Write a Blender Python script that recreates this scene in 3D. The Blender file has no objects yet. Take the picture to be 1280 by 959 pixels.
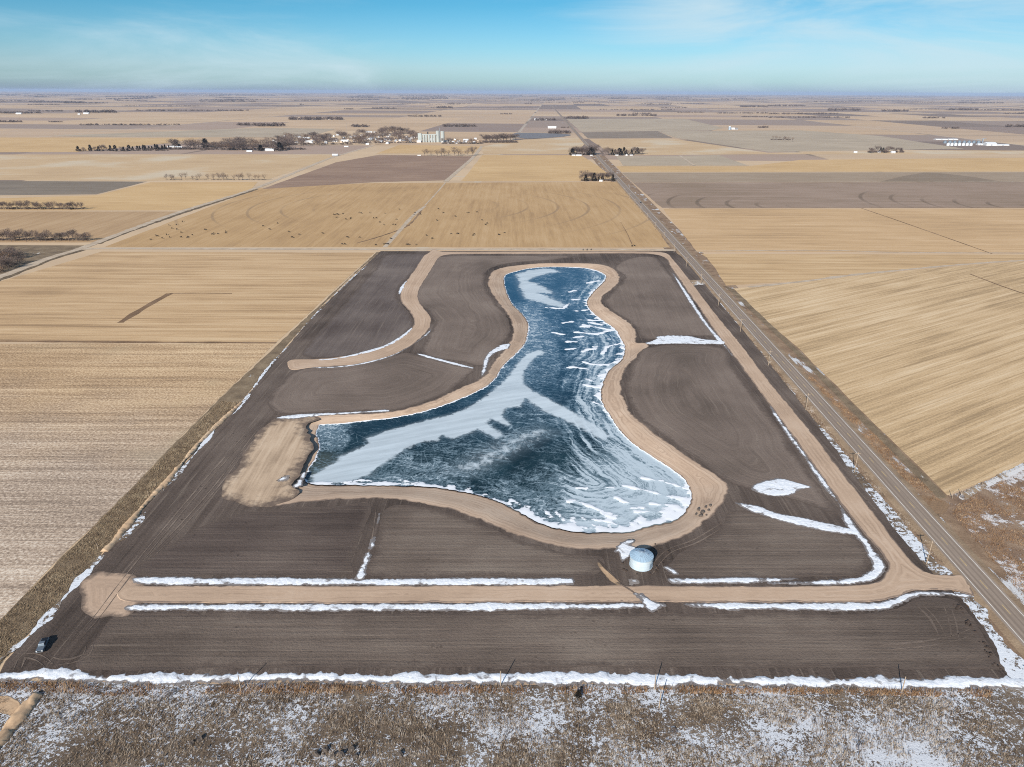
import bpy, bmesh, math, random
import numpy as np
from mathutils import Vector, Matrix, noise as mnoise
from mathutils.geometry import delaunay_2d_cdt
from mathutils.kdtree import KDTree

random.seed(7); RS = np.random.RandomState(11)
S = bpy.context.scene
COL = S.collection
PI = math.pi

# ------------------------------------------------------------------ camera geometry (drone at 150 m)
F, HOR, ROLL, VPX, H = 887.0, 114.5, math.radians(0.25), 674.0, 150.0
PITCH = math.atan((479.5 - HOR) / F)
def basis(yaw):
    fw = Vector((-math.sin(yaw)*math.cos(PITCH), math.cos(yaw)*math.cos(PITCH), -math.sin(PITCH)))
    r = Vector((math.cos(yaw), math.sin(yaw), 0)); u = r.cross(fw)
    c, s = math.cos(ROLL), math.sin(ROLL)
    return fw, r*c + u*s, u*c - r*s
lo, hi = -0.2, 0.2
for _ in range(60):
    YAW = (lo+hi)/2; FW, RT, UP = basis(YAW)
    if 640 + F*RT.y/FW.y > VPX: hi = YAW
    else: lo = YAW
FW, RT, UP = basis(YAW)
def P(u, v, z=0.0):
    d = FW + RT*((u-640)/F) + UP*((479.5-v)/F)
    t = (z-H)/d.z
    return Vector((d.x*t, d.y*t, z))
FWn, RTn, UPn = (np.array(a) for a in (FW, RT, UP))
def Qn(p):
    d = p - np.array([0, 0, H]); w = d @ FWn
    return 640 + F*(d @ RTn)/w, 479.5 - F*(d @ UPn)/w
def mpp(v):                                    # metres per photo pixel across, at picture row v
    return H / math.sin(math.atan((v-479.5)/F)+PITCH) * math.cos(math.atan((v-479.5)/F)) / F
def XY(l, z=0.0):
    return np.array([[*P(u, v, z)[:2]] for u, v in l])

# ------------------------------------------------------------------ object helpers
def tag(o, label=None, cat=None, group=None, kind=None):
    if label: o['label'] = label
    if cat: o['category'] = cat
    if group: o['group'] = group
    if kind: o['kind'] = kind
    return o
def link(name, me, mat=None, parent=None):
    o = bpy.data.objects.new(name, me); COL.objects.link(o)
    if mat: me.materials.append(mat)
    if parent: o.parent = parent
    return o
def empty(name, loc, rz=0.0, sc=1.0):
    o = bpy.data.objects.new(name, None); COL.objects.link(o)
    o.location = loc; o.rotation_euler.z = rz; o.scale = (sc,)*3; o.empty_display_size = 0.1
    return o
def copy_tree(o, parent=None):
    c = o.copy(); COL.objects.link(c)
    if parent: c.parent = parent
    for ch in list(o.children): copy_tree(ch, c)
    return c
def mesh_np(name, V, Fc):
    me = bpy.data.meshes.new(name)
    V = np.asarray(V, dtype=np.float32); Fc = np.asarray(Fc, dtype=np.int32)
    n, k = Fc.shape
    me.vertices.add(len(V)); me.vertices.foreach_set('co', V.ravel())
    me.loops.add(n*k); me.loops.foreach_set('vertex_index', Fc.ravel())
    me.polygons.add(n); me.polygons.foreach_set('loop_start', np.arange(0, n*k, k, dtype=np.int32))
    me.update(calc_edges=True); me.validate()
    return me
def attr(me, name, vals):
    a = me.attributes.new(name, 'FLOAT', 'POINT'); a.data.foreach_set('value', np.asarray(vals, dtype=np.float32))

class MB:
    """collects shapes into one mesh"""
    def __init__(s): s.b = bmesh.new()
    def box(s, x0, x1, y0, y1, z0, z1, taper=None, bev=0):
        vs = [s.b.verts.new((x, y, z)) for z in (z0, z1) for x, y in ((x0, y0), (x1, y0), (x1, y1), (x0, y1))]
        if taper:
            cx, cy = (x0+x1)/2, (y0+y1)/2
            for v in vs[4:]: v.co.x = cx+(v.co.x-cx)*taper[0]; v.co.y = cy+(v.co.y-cy)*taper[1]
        fs = [s.b.faces.new([vs[i] for i in q]) for q in ((3, 2, 1, 0), (4, 5, 6, 7), (0, 1, 5, 4), (1, 2, 6, 5), (2, 3, 7, 6), (3, 0, 4, 7))]
        if bev:
            es = {e for f in fs for e in f.edges}
            bmesh.ops.bevel(s.b, geom=list(es), offset=bev, segments=2, affect='EDGES', profile=0.6)
        return s
    def tube(s, a, b, r0, r1=None, n=8, cap=True):
        r1 = r0 if r1 is None else r1
        a, b = Vector(a), Vector(b); d = (b-a).normalized()
        x = d.orthogonal().normalized(); y = d.cross(x)
        A = [s.b.verts.new(a + x*math.cos(t)*r0 + y*math.sin(t)*r0) for t in [2*PI*i/n for i in range(n)]]
        B = [s.b.verts.new(b + x*math.cos(t)*r1 + y*math.sin(t)*r1) for t in [2*PI*i/n for i in range(n)]]
        for i in range(n): s.b.faces.new((A[i], A[(i+1) % n], B[(i+1) % n], B[i]))
        if cap: s.b.faces.new(A[::-1]); s.b.faces.new(B)
        return s
    def lathe(s, prof, n=32, c=(0, 0), cap=False):
        R = [[s.b.verts.new((c[0]+r*math.cos(2*PI*i/n), c[1]+r*math.sin(2*PI*i/n), z)) for i in range(n)] for r, z in prof]
        for A, B in zip(R, R[1:]):
            for i in range(n): s.b.faces.new((A[i], A[(i+1) % n], B[(i+1) % n], B[i]))
        if cap: s.b.faces.new(R[-1])
        return s
    def poly(s, pts):
        s.b.faces.new([s.b.verts.new(p) for p in pts]); return s
    def gable(s, x0, x1, y0, y1, z0, z1, o=0.3):
        m = (y0+y1)/2; t = 0.18
        for zz in (0,):
            A = [(x0-o, y0-o, z0), (x1+o, y0-o, z0), (x1+o, m, z1), (x0-o, m, z1)]
            B = [(x0-o, m, z1), (x1+o, m, z1), (x1+o, y1+o, z0), (x0-o, y1+o, z0)]
            for q in (A, B):
                s.poly([(x, y, z+t) for x, y, z in q]); s.poly([(x, y, z) for x, y, z in q[::-1]])
                for i in range(4):
                    p, r = q[i], q[(i+1) % 4]
                    s.poly([p, r, (r[0], r[1], r[2]+t), (p[0], p[1], p[2]+t)])
        return s
    def build(s, name, mat=None, parent=None, smooth=False):
        bmesh.ops.recalc_face_normals(s.b, faces=s.b.faces)
        me = bpy.data.meshes.new(name); s.b.to_mesh(me); s.b.free()
        if smooth:
            me.polygons.foreach_set('use_smooth', [True]*len(me.polygons))
        return link(name, me, mat, parent)

# ------------------------------------------------------------------ 2-D outlines
def smooth(l, step, closed=True):
    p = np.asarray(l, float); n = len(p); out = []
    for i in range(n if closed else n-1):
        if closed: a, b, c, d = p[(i-1) % n], p[i], p[(i+1) % n], p[(i+2) % n]
        else: a, b, c, d = p[max(i-1, 0)], p[i], p[i+1], p[min(i+2, n-1)]
        L = np.linalg.norm(c-b); k = max(1, int(round(L/step)))
        # centripetal-ish: limit tangents
        m1 = (c-a)*0.5; m2 = (d-b)*0.5
        for m in (m1, m2):
            q = np.linalg.norm(m)
            if q > L*1.2: m *= L*1.2/q
        for j in range(k):
            t = j/k; t2 = t*t; t3 = t2*t
            out.append((2*t3-3*t2+1)*b + (t3-2*t2+t)*m1 + (-2*t3+3*t2)*c + (t3-t2)*m2)
    if not closed: out.append(p[-1])
    return np.array(out)
def straight(l, step, closed=True):
    p = np.asarray(l, float); out = []
    for i in range(len(p) if closed else len(p)-1):
        b, c = p[i], p[(i+1) % len(p)]; k = max(1, int(np.linalg.norm(c-b)/step))
        out += [b+(c-b)*j/k for j in range(k)]
    if not closed: out.append(p[-1])
    return np.array(out)
def jag(o, amp, freq, seed=0.0, octs=4):
    nx = np.roll(o, -1, 0) - np.roll(o, 1, 0)
    L = np.linalg.norm(nx, axis=1)+1e-9
    N = np.stack([nx[:, 1]/L, -nx[:, 0]/L], 1)
    d = np.array([mnoise.fractal(Vector((x*freq, y*freq, seed)), 0.8, 2.1, octs) for x, y in o])
    return o + N*(d*amp)[:, None]
def ribbon(line, w, step=None, wj=0.0, seed=0.0, taper=True):
    line = np.asarray(line, float)
    t = np.gradient(line, axis=0); t /= (np.linalg.norm(t, axis=1)[:, None]+1e-9)
    N = np.stack([-t[:, 1], t[:, 0]], 1)
    w = np.interp(np.linspace(0, 1, len(line)), np.linspace(0, 1, len(w)), w) if np.ndim(w) else np.full(len(line), w)
    if wj:
        w = w*np.array([1+wj*mnoise.noise(Vector((x*.11, y*.11, seed)))*1.6 for x, y in line])
    return np.concatenate([line+N*w[:, None]/2, (line-N*w[:, None]/2)[::-1]])
def inside(pt, poly):
    x, y = pt[:, 0], pt[:, 1]; r = np.zeros(len(pt), bool)
    a = poly; b = np.roll(poly, -1, 0)
    for (x0, y0), (x1, y1) in zip(a, b):
        if y0 == y1: continue
        m = (y0 > y) != (y1 > y)
        r ^= m & (x < (x1-x0)*(y-y0)/(y1-y0)+x0)
    return r
def dist_to(pt, line):
    kd = KDTree(len(line))
    for i, p in enumerate(line): kd.insert((p[0], p[1], 0), i)
    kd.balance()
    return np.array([kd.find((p[0], p[1], 0))[2] for p in pt])
def tri(outer, holes=(), spacing=None, extra=None):
    loops = [np.asarray(outer)] + [np.asarray(h) for h in holes]
    vs, es = [], []
    for l in loops:
        o = len(vs); vs += [Vector(p) for p in l]; n = len(l)
        es += [(o+i, o+(i+1) % n) for i in range(n)]
    if spacing:
        mn, mx = loops[0].min(0), loops[0].max(0)
        gx = np.arange(mn[0], mx[0], spacing); gy = np.arange(mn[1], mx[1], spacing)
        g = np.stack(np.meshgrid(gx, gy), -1).reshape(-1, 2)
        g = g + RS.uniform(-.22, .22, g.shape)*spacing
        m = inside(g, loops[0])
        for h in loops[1:]: m &= ~inside(g, h)
        g = g[m]
        if len(g):
            dd = dist_to(g, np.concatenate(loops)); g = g[dd > spacing*.45]
        vs += [Vector(p) for p in g]
    ov, oe, of, *_ = delaunay_2d_cdt(vs, es, [], 0, 1e-4)
    V = np.array([[v.x, v.y] for v in ov]); T = np.array([f for f in of if len(f) == 3], dtype=np.int32)
    c = V[T].mean(1); m = inside(c, loops[0])
    for h in loops[1:]: m &= ~inside(c, h)
    T = T[m]
    a = V[T]; cr = (a[:, 1, 0]-a[:, 0, 0])*(a[:, 2, 1]-a[:, 0, 1]) - (a[:, 1, 1]-a[:, 0, 1])*(a[:, 2, 0]-a[:, 0, 0])
    T[cr < 0] = T[cr < 0][:, ::-1]
    return V, T, loops
def sheet(name, outer, mat, z=0.0, holes=(), spacing=None, zf=None, flow=False, skirt=0.0, label=None, cat=None, kind='structure', smooth_sh=True, parent=None):
    V, T, loops = tri(outer, holes, spacing)
    zz = zf(V, loops) if zf else np.full(len(V), z)
    V3 = np.column_stack([V, zz])
    if skirt:
        kd = KDTree(len(V))
        for i, p in enumerate(V): kd.insert((p[0], p[1], 0), i)
        kd.balance()
        ids = [kd.find((p[0], p[1], 0))[1] for p in loops[0]]
        low = V3[ids].copy(); low[:, 2] -= skirt
        c = loops[0]; tn = np.roll(c, -1, 0)-np.roll(c, 1, 0); L = np.linalg.norm(tn, axis=1)[:, None]+1e-9; tn = tn/L
        area = np.sum(c[:, 0]*np.roll(c[:, 1], -1)-np.roll(c[:, 0], -1)*c[:, 1])
        N = np.stack([tn[:, 1], -tn[:, 0]], 1)*(1 if area > 0 else -1)
        low[:, :2] += N*skirt*1.6
        o = len(V3); n = len(ids); V3 = np.concatenate([V3, low])
        q = []
        for i in range(n):
            j = (i+1) % n
            a, b, d, e = ids[i], ids[j], o+j, o+i
            q += [(a, e, d), (a, d, b)] if area > 0 else [(a, d, e), (a, b, d)]
        T = np.concatenate([T, np.array(q, dtype=np.int32)])
        V = V3[:, :2]
    me = mesh_np(name, V3, T)
    if flow: attr(me, 'flow', dist_to(V, np.concatenate(loops)))
    me.polygons.foreach_set('use_smooth', [bool(smooth_sh)]*len(me.polygons)); me.update()
    o = link(name, me, mat, parent)
    return tag(o, label, cat, None, kind)

# ------------------------------------------------------------------ materials
def lin(c):
    return tuple(((x/255)/12.92 if x/255 <= .04045 else ((x/255+.055)/1.055)**2.4) for x in c) + (1.0,)
class N:
    def __init__(s, name, rough=0.9, spec=0.25):
        s.m = bpy.data.materials.new(name); s.m.use_nodes = True
        s.t = s.m.node_tree; s.t.nodes.clear()
        s.out = s.n('ShaderNodeOutputMaterial'); s.b = s.n('ShaderNodeBsdfPrincipled')
        s.b.inputs['Roughness'].default_value = rough; s.b.inputs['Specular IOR Level'].default_value = spec
        s.t.links.new(s.b.outputs[0], s.out.inputs['Surface'])
        s._pos = None
    def n(s, ty): return s.t.nodes.new(ty)
    def put(s, sock, v):
        if isinstance(v, bpy.types.NodeSocket): s.t.links.new(v, sock)
        elif isinstance(v, (tuple, list)) and len(v) == 3 and sock.type == 'RGBA': sock.default_value = lin(v)
        else: sock.default_value = v
    def pos(s):
        if s._pos is None: s._pos = s.n('ShaderNodeNewGeometry').outputs['Position']
        return s._pos
    def obj(s): return s.n('ShaderNodeTexCoord').outputs['Object']
    def mp(s, sc=(1, 1, 1), rot=0.0, v=None):
        a = v or s.pos()
        if rot:
            r = s.n('ShaderNodeVectorRotate'); r.rotation_type = 'Z_AXIS'; s.put(r.inputs['Vector'], a); r.inputs['Angle'].default_value = rot; a = r.outputs[0]
        k = s.n('ShaderNodeVectorMath'); k.operation = 'MULTIPLY'; s.put(k.inputs[0], a); k.inputs[1].default_value = sc
        return k.outputs[0]
    def noise(s, v, sc=1.0, det=4, rough=.55, dist=0.0, col=False):
        x = s.n('ShaderNodeTexNoise'); s.put(x.inputs['Vector'], v)
        x.inputs['Scale'].default_value = sc; x.inputs['Detail'].default_value = det; x.inputs['Roughness'].default_value = rough; x.inputs['Distortion'].default_value = dist
        return x.outputs['Color' if col else 'Fac']
    def vor(s, v, sc=1.0, feat='F1', out='Distance', rnd=1.0):
        x = s.n('ShaderNodeTexVoronoi'); x.feature = feat; s.put(x.inputs['Vector'], v); x.inputs['Scale'].default_value = sc; x.inputs['Randomness'].default_value = rnd
        return x.outputs[out]
    def math(s, op, a, b=0.0, c=None, clamp=False):
        x = s.n('ShaderNodeMath'); x.operation = op; x.use_clamp = clamp
        s.put(x.inputs[0], a); s.put(x.inputs[1], b)
        if c is not None: s.put(x.inputs[2], c)
        return x.outputs[0]
    def map(s, v, a, b, c=0.0, d=1.0, sm=True):
        x = s.n('ShaderNodeMapRange'); x.interpolation_type = 'SMOOTHSTEP' if sm else 'LINEAR'
        s.put(x.inputs[0], v)
        for i, q in enumerate((a, b, c, d)): s.put(x.inputs[1+i], q)
        return x.outputs[0]
    def ramp(s, f, stops, mode='LINEAR'):
        x = s.n('ShaderNodeValToRGB'); x.color_ramp.interpolation = mode; s.put(x.inputs[0], f)
        e = x.color_ramp.elements
        while len(e) < len(stops): e.new(0.5)
        for q, (p, c) in zip(e, stops): q.position = p; q.color = lin(c)
        return x.outputs[0]
    def mix(s, f, a, b, blend='MIX'):
        x = s.n('ShaderNodeMix'); x.data_type = 'RGBA'; x.blend_type = blend
        s.put(x.inputs[0], f); s.put(x.inputs[6], a); s.put(x.inputs[7], b)
        return x.outputs[2]
    def attr(s, name):
        x = s.n('ShaderNodeAttribute'); x.attribute_name = name; return x.outputs['Fac']
    def xyz(s, v):
        x = s.n('ShaderNodeSeparateXYZ'); s.put(x.inputs[0], v); return x.outputs
    def comb(s, a, b, c=0.0):
        x = s.n('ShaderNodeCombineXYZ'); s.put(x.inputs[0], a); s.put(x.inputs[1], b); s.put(x.inputs[2], c); return x.outputs[0]
    def bump(s, h, strength=0.5, dist=0.1):
        x = s.n('ShaderNodeBump'); s.put(x.inputs['Height'], h); x.inputs['Strength'].default_value = strength; x.inputs['Distance'].default_value = dist
        s.put(s.b.inputs['Normal'], x.outputs[0])
    def col(s, c): s.put(s.b.inputs['Base Color'], c); return s

def plain(name, c, rough=.7, metal=0.0, spec=.3, var=0.0, vs=2.0):
    m = N(name, rough, spec); m.b.inputs['Metallic'].default_value = metal
    if var:
        f = m.noise(m.obj(), vs, 5); d = tuple(max(0, x*(1-var)) for x in c); e = tuple(min(255, x*(1+var)) for x in c)
        m.col(m.ramp(f, [(.3, d), (.7, e)]))
    else: m.col(tuple(c))
    return m.m

def field_mat(name, base, dark, light, rot=0.0, row=2.2, streak=.5, grain=.35, lane=0.0, rings=None, patch=None, bumpy=True, warm=None):
    """stubble field: rows along the local X axis after turning by rot"""
    m = N(name, .95, .1)
    r = m.mp(rot=-rot) if rot else m.pos()
    if rot == 0.0: r = m.mp()
    def sc(a, b):
        k = m.n('ShaderNodeVectorMath'); k.operation = 'MULTIPLY'; m.put(k.inputs[0], r); k.inputs[1].default_value = (a, b, 1); return k.outputs[0]
    s1 = m.noise(sc(.004, .16), 1, 5, .62)           # broad passes of the combine
    s2 = m.noise(sc(.02, 1/row), 1, 4, .65)          # rows
    g = m.noise(m.pos(), .9, 5, .75)                 # straw and bare earth
    p = m.noise(m.pos(), .006, 4, .55)
    f = m.math('MULTIPLY_ADD', m.math('SUBTRACT', s1, .5), streak*2.0, .5)
    f = m.math('MULTIPLY_ADD', m.math('SUBTRACT', s2, .5), streak*1.5, f)
    f = m.math('MULTIPLY_ADD', m.math('SUBTRACT', g, .5), grain*2.0, f)
    f = m.math('MULTIPLY_ADD', m.math('SUBTRACT', p, .5), .75, f)
    f = m.math('MULTIPLY_ADD', m.math('SUBTRACT', m.noise(sc(.015, .05), 1, 5, .65), .5), .5, f)
    c = m.ramp(f, [(.12, dark), (.5, base), (.88, light)])
    if patch:
        q = m.map(m.noise(m.pos(), patch[1], 3, .5), .5, .68, 0, patch[2])
        c = m.mix(q, c, patch[0])
    if warm:
        wy = m.math('MULTIPLY_ADD', m.math('SUBTRACT', m.noise(m.pos(), .012, 4, .6), .5), 160.0, m.xyz(m.pos())[1])
        c = m.mix(m.map(wy, warm[0], warm[1], 0, 1), c, m.mix(1.0, c, warm[2], 'MULTIPLY'))
    if lane:
        y = m.xyz(r)[1]
        w = m.math('ABSOLUTE', m.math('SUBTRACT', m.math('FRACT', m.math('DIVIDE', m.math('MULTIPLY_ADD', m.math('SUBTRACT', p, .5), 6, y), lane)), .5))
        k = m.math('MULTIPLY', m.map(w, .05, .0), m.map(m.noise(sc(.006, .05), 1, 2), .42, .62, 0, .5))
        c = m.mix(k, c, dark)
    if rings:
        for (cx, cy, R, gap, x0, x1, col, wd) in rings:
            xo = m.xyz(m.pos())
            dx = m.math('SUBTRACT', xo[0], cx); dy = m.math('SUBTRACT', xo[1], cy)
            d = m.math('SQRT', m.math('ADD', m.math('MULTIPLY', dx, dx), m.math('MULTIPLY', dy, dy)))
            q = m.math('ABSOLUTE', m.math('SUBTRACT', m.math('FRACT', m.math('DIVIDE', d, gap)), .5))
            k = m.map(q, wd/gap, wd/gap*.35)
            k = m.math('MULTIPLY', k, m.math('LESS_THAN', d, R))
            k = m.math('MULTIPLY', m.math('MULTIPLY', k, m.map(xo[0], x0, x1, 0, 1)), m.map(m.math('DIVIDE', m.math('ABSOLUTE', dx), d), .62, .97, 0.0, 1.0))
            k = m.math('MULTIPLY', k, m.map(m.noise(m.pos(), .008, 3), .38, .6, .2, .62))
            c = m.mix(k, c, col)
    m.col(c)
    if bumpy: m.bump(m.math('ADD', m.math('MULTIPLY', s2, 1.5), g), .5, .25)
    return m.m

def soil_mat(name, base, dark, light, mode='x', rot=0.0, streak=.45, per=1.6, edge=None):
    m = N(name, .95, .12)
    if mode == 'flow':
        fl = m.attr('flow'); g0 = m.xyz(m.pos())
        wob = m.math('MULTIPLY', m.noise(m.pos(), .03, 3), 5.0)
        fx = m.math('ADD', fl, wob)
        v1 = m.comb(m.math('MULTIPLY', fx, .30), m.math('MULTIPLY', g0[0], .006), m.math('MULTIPLY', g0[1], .006))
        v2 = m.comb(m.math('MULTIPLY', fx, 1/per), m.math('MULTIPLY', g0[0], .02), m.math('MULTIPLY', g0[1], .02))
    else:
        v1 = m.mp((.006, .16, 1), -rot); v2 = m.mp((.02, 1/per, 1), -rot)
    s1 = m.noise(v1, 1, 4, .6); s2 = m.noise(v2, 1, 4, .65, .1)
    g = m.noise(m.pos(), 1.3, 5, .72); p = m.noise(m.pos(), .018, 5, .6)
    f = m.math('MULTIPLY_ADD', m.math('SUBTRACT', s1, .5), streak*1.5, .5)
    f = m.math('MULTIPLY_ADD', m.math('SUBTRACT', s2, .5), streak*1.3, f)
    f = m.math('MULTIPLY_ADD', m.math('SUBTRACT', g, .5), .42, f)
    f = m.math('MULTIPLY_ADD', m.math('SUBTRACT', p, .5), .95, f)
    f = m.math('MULTIPLY_ADD', m.math('SUBTRACT', m.noise(m.pos(), .009, 4, .55), .5), 1.1, f)
    c = m.ramp(f, [(.1, dark), (.5, base), (.9, light)])
    cl = m.math('MULTIPLY', m.map(m.vor(m.pos(), .3), .2, .08), m.map(m.noise(m.pos(), .05, 2), .45, .65, 0, .8))
    c = m.mix(cl, c, dark)
    if edge: c = m.mix(m.map(m.math('MULTIPLY_ADD', m.math('SUBTRACT', m.noise(m.pos(), .35, 4, .7), .5), 6.0, m.attr('flow')), 0.2, 3.2, .9, 0), c, edge)
    pale = m.map(m.noise(v2, 1.7, 2, .5), .6, .74, 0, .30)
    c = m.mix(pale, c, (152, 138, 124))
    m.col(c)
    m.bump(m.math('ADD', s2, m.math('ADD', m.math('MULTIPLY', g, 1.0), m.math('MULTIPLY', m.noise(m.pos(), 3.0, 3, .7), .5))), .8, .26)
    return m.m

def sand_mat(name, base, dark, light, track=.5, rot=None, edge=None, ew=1.5, ruts=False, ex=None):
    m = N(name, .95, .1)
    fl = m.attr('flow')
    g0 = m.xyz(m.pos())
    v = m.comb(m.math('MULTIPLY', m.math('ADD', fl, m.math('MULTIPLY', m.noise(m.pos(), .05, 3), 2.5)), .9), m.math('MULTIPLY', g0[0], .015), m.math('MULTIPLY', g0[1], .015))
    if rot is not None: v = m.mp((.03, .55, 1), -rot)
    s = m.noise(v, 1, 4, .6); g = m.noise(m.pos(), 1.1, 5, .7); p = m.noise(m.pos(), .04, 4, .55)
    f = m.math('MULTIPLY_ADD', m.math('SUBTRACT', s, .5), track*1.7, .5)
    f = m.math('MULTIPLY_ADD', m.math('SUBTRACT', g, .5), .35, f)
    f = m.math('MULTIPLY_ADD', m.math('SUBTRACT', p, .5), .9, f)
    c = m.ramp(f, [(.1, dark), (.5, base), (.9, light)])
    if ruts:
        q = m.math('ABSOLUTE', m.math('SUBTRACT', m.math('FRACT', m.math('MULTIPLY', m.math('ADD', fl, m.math('MULTIPLY', m.noise(m.pos(), .03, 2), 1.2)), .55)), .5))
        c = m.mix(m.math('MULTIPLY', m.map(q, .2, .02), m.map(m.noise(m.pos(), .06, 3), .4, .6, .1, .55)), c, dark)
    if edge:
        n1 = m.math('SUBTRACT', m.noise(m.pos(), .3, 5, .7), .5)
        n2 = m.math('SUBTRACT', m.noise(m.pos(), .07, 3, .6), .5)
        q = m.math('MULTIPLY_ADD', n1, ew*2.2, m.math('MULTIPLY_ADD', n2, ew*2.0, fl))
        q = m.map(q, 0.0, ew, .92, 0)
        if ex: q = m.math('MULTIPLY', q, m.map(g0[0], *ex))
        c = m.mix(q, c, edge)
    m.col(c); m.bump(m.math('ADD', s, g), .4, .15)
    return m.m

def snow_mat(name, dirt=.25, dcol=(120, 108, 98)):
    m = N(name, .6, .3)
    g = m.noise(m.pos(), 1.3, 5, .65); p = m.noise(m.pos(), .25, 4, .6, .6)
    fl = m.attr('flow')
    c = m.ramp(g, [(.25, (214, 222, 230)), (.6, (240, 242, 245))])
    e = m.math('ADD', m.math('MULTIPLY', p, 1.0), m.map(fl, 0.0, 1.0, .36, 0.0))
    k = m.map(e, .78-dirt*.55, .92-dirt*.5, 0, .9)
    m.col(m.mix(k, c, dcol))
    m.bump(m.math('ADD', m.noise(m.pos(), .7, 4, .6), m.math('MULTIPLY', g, .3)), .7, .3)
    return m.m

def patchy_mat(name, g1, g2, g3, cover, sc=.5, snowcol=(216, 220, 226), stretch=(1, 1), fine=.35):
    """dry grass and earth with patches of old snow"""
    m = N(name, .92, .12)
    a = m.noise(m.pos(), .11, 4, .6); b = m.noise(m.pos(), 1.6, 5, .75)
    c = m.ramp(m.math('MULTIPLY_ADD', m.math('SUBTRACT', b, .5), .9, a), [(.2, g1), (.5, g2), (.8, g3)])
    v = m.mp((stretch[0], stretch[1], 1))
    n1 = m.noise(v, sc, 6, .68, .4); n2 = m.noise(m.pos(), .035, 3, .55); n3 = m.noise(m.pos(), 2.2, 3, .7)
    q = m.math('MULTIPLY_ADD', m.math('SUBTRACT', n2, .5), 1.0, n1)
    q = m.math('MULTIPLY_ADD', m.math('SUBTRACT', n3, .5), fine, q)
    k = m.map(q, cover, cover+.07)
    m.col(m.mix(k, c, snowcol))
    m.bump(m.math('ADD', m.math('MULTIPLY', k, .6), b), .7, .22)
    return m.m

def ground_mat():
    m = N('far_farmland', .95, .1)
    x = m.xyz(m.mp(rot=math.radians(1.0)))
    def cell(sx, sy, off):
        cx = m.math('FLOOR', m.math('DIVIDE', m.math('ADD', x[0], off), sx)); cy = m.math('FLOOR', m.math('DIVIDE', m.math('ADD', x[1], off*1.7), sy))
        w = m.n('ShaderNodeTexWhiteNoise'); w.noise_dimensions = '3D'; m.put(w.inputs['Vector'], m.comb(cx, cy, off)); return w.outputs['Value']
    a = cell(805, 805, 130.0); b = cell(402, 805, 130.0); c2 = cell(1610, 402, 130.0)
    pick = m.math('GREATER_THAN', cell(1610, 1610, 130.0), .5)
    f = m.math('ADD', m.math('MULTIPLY', m.math('SUBTRACT', 1.0, pick), b), m.math('MULTIPLY', pick, c2))
    f = m.math('ADD', m.math('MULTIPLY', f, .75), m.math('MULTIPLY', a, .25))
    c = m.ramp(f, [(0, (134, 118, 108)), (.20, (156, 138, 126)), (.32, (196, 170, 142)), (.42, (206, 180, 148)), (.5, (172, 150, 134)), (.58, (198, 170, 138)), (.68, (148, 130, 120)), (.78, (204, 176, 144)), (1, (184, 160, 138))], 'CONSTANT')
    n = m.noise(m.mp((.0012, .006, 1)), 1, 5, .6)
    c = m.mix(m.map(n, .35, .7, 0, .35), c, (160, 138, 116))
    def line(sp, i, w, off):
        q = m.math('ABSOLUTE', m.math('SUBTRACT', m.math('FRACT', m.math('DIVIDE', m.math('ADD', x[i], off), sp)), .5))
        return m.map(q, .5-w/sp, .5-w/sp*.4)
    k = m.math('MAXIMUM', line(1610, 0, 9, 130.0), line(1610, 1, 9, 221.0))
    c = m.mix(m.math('MULTIPLY', k, .55), c, (196, 184, 166))
    t = m.math('MAXIMUM', line(805, 1, 14, 221.0), line(805, 0, 10, 130.0))
    t = m.math('MULTIPLY', t, m.map(m.noise(m.pos(), .0016, 3), .52, .6, 0, .7))
    c = m.mix(t, c, (104, 92, 84))
    sn = m.map(m.noise(m.pos(), .0011, 5, .6), .70, .76, 0, .5)
    c = m.mix(sn, c, (210, 204, 198))
    m.col(c)
    return m.m

M = {}
# ------------------------------------------------------------------ the setting
PAD, LAKE = 0.25, -1.2; RZ = PAD+.16
LK = [(631,345),(632,362),(640,380),(650,390),(659,402),(660,412),(657,428),(650,437),(641,446),(627,460),(620,472),(605,485),(570,501),(532,514),(495,522),(460,526),(425,530),(402,531),(397,535),(395,545),(399,558),(392,577),(383,591),(379,600),(392,606),(460,607.5),(532,609),(570,614),(607,622),(640,636),(665,650),(690,660),(727,666),(760,666),(787,665),(815,657),(845,650),(860,635),(864,622),(859,604),(840,587),(815,571),(790,554),(775,539),(765,524),(754,506),(751,490),(760,465),(777,450),(781,435),(776,424),(769,412),(752,400),(737,387),(734,377),(742,365),(755,352),(757,345),(747,339),(727,335),(690,334),(665,335.5),(647,339)]
SB = [(610,351),(617,339),(640,332.5),(682,329),(715,329),(747,330),(765,335),(774,345),(772,355),(760,365),(752,374),(755,382),(775,396),(790,407),(796,420),(795,428),(810,430),(805,440),(790,452),(780,465),(776,480),(780,500),(790,518),(815,539),(840,556),(865,575),(890,590),(907,605),(910,617),(895,640),(865,665),(827,680),(790,686),(740,686.5),(702,684),(665,675),(640,667),(615,656),(582,643),(545,632),(507,626),(470,623),(420,625),(370,629),(325,633),(290,620),(287,612),(300,587),(320,549),(335,529),(347,523),(395,519.5),(445,517.5),(485,515.5),(520,507.5),(545,499),(582,482),(605,471),(617,452),(628,440),(637,428),(641,418),(640,405),(634,392),(622,377),(612,362)]
lake_o = jag(smooth(XY(LK, LAKE), 1.0), .55, .35, 3.0)
sand_o = jag(jag(smooth(XY(SB, PAD), 1.2), .9, .12, 5.0), .55, .5, 2.0)
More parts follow.
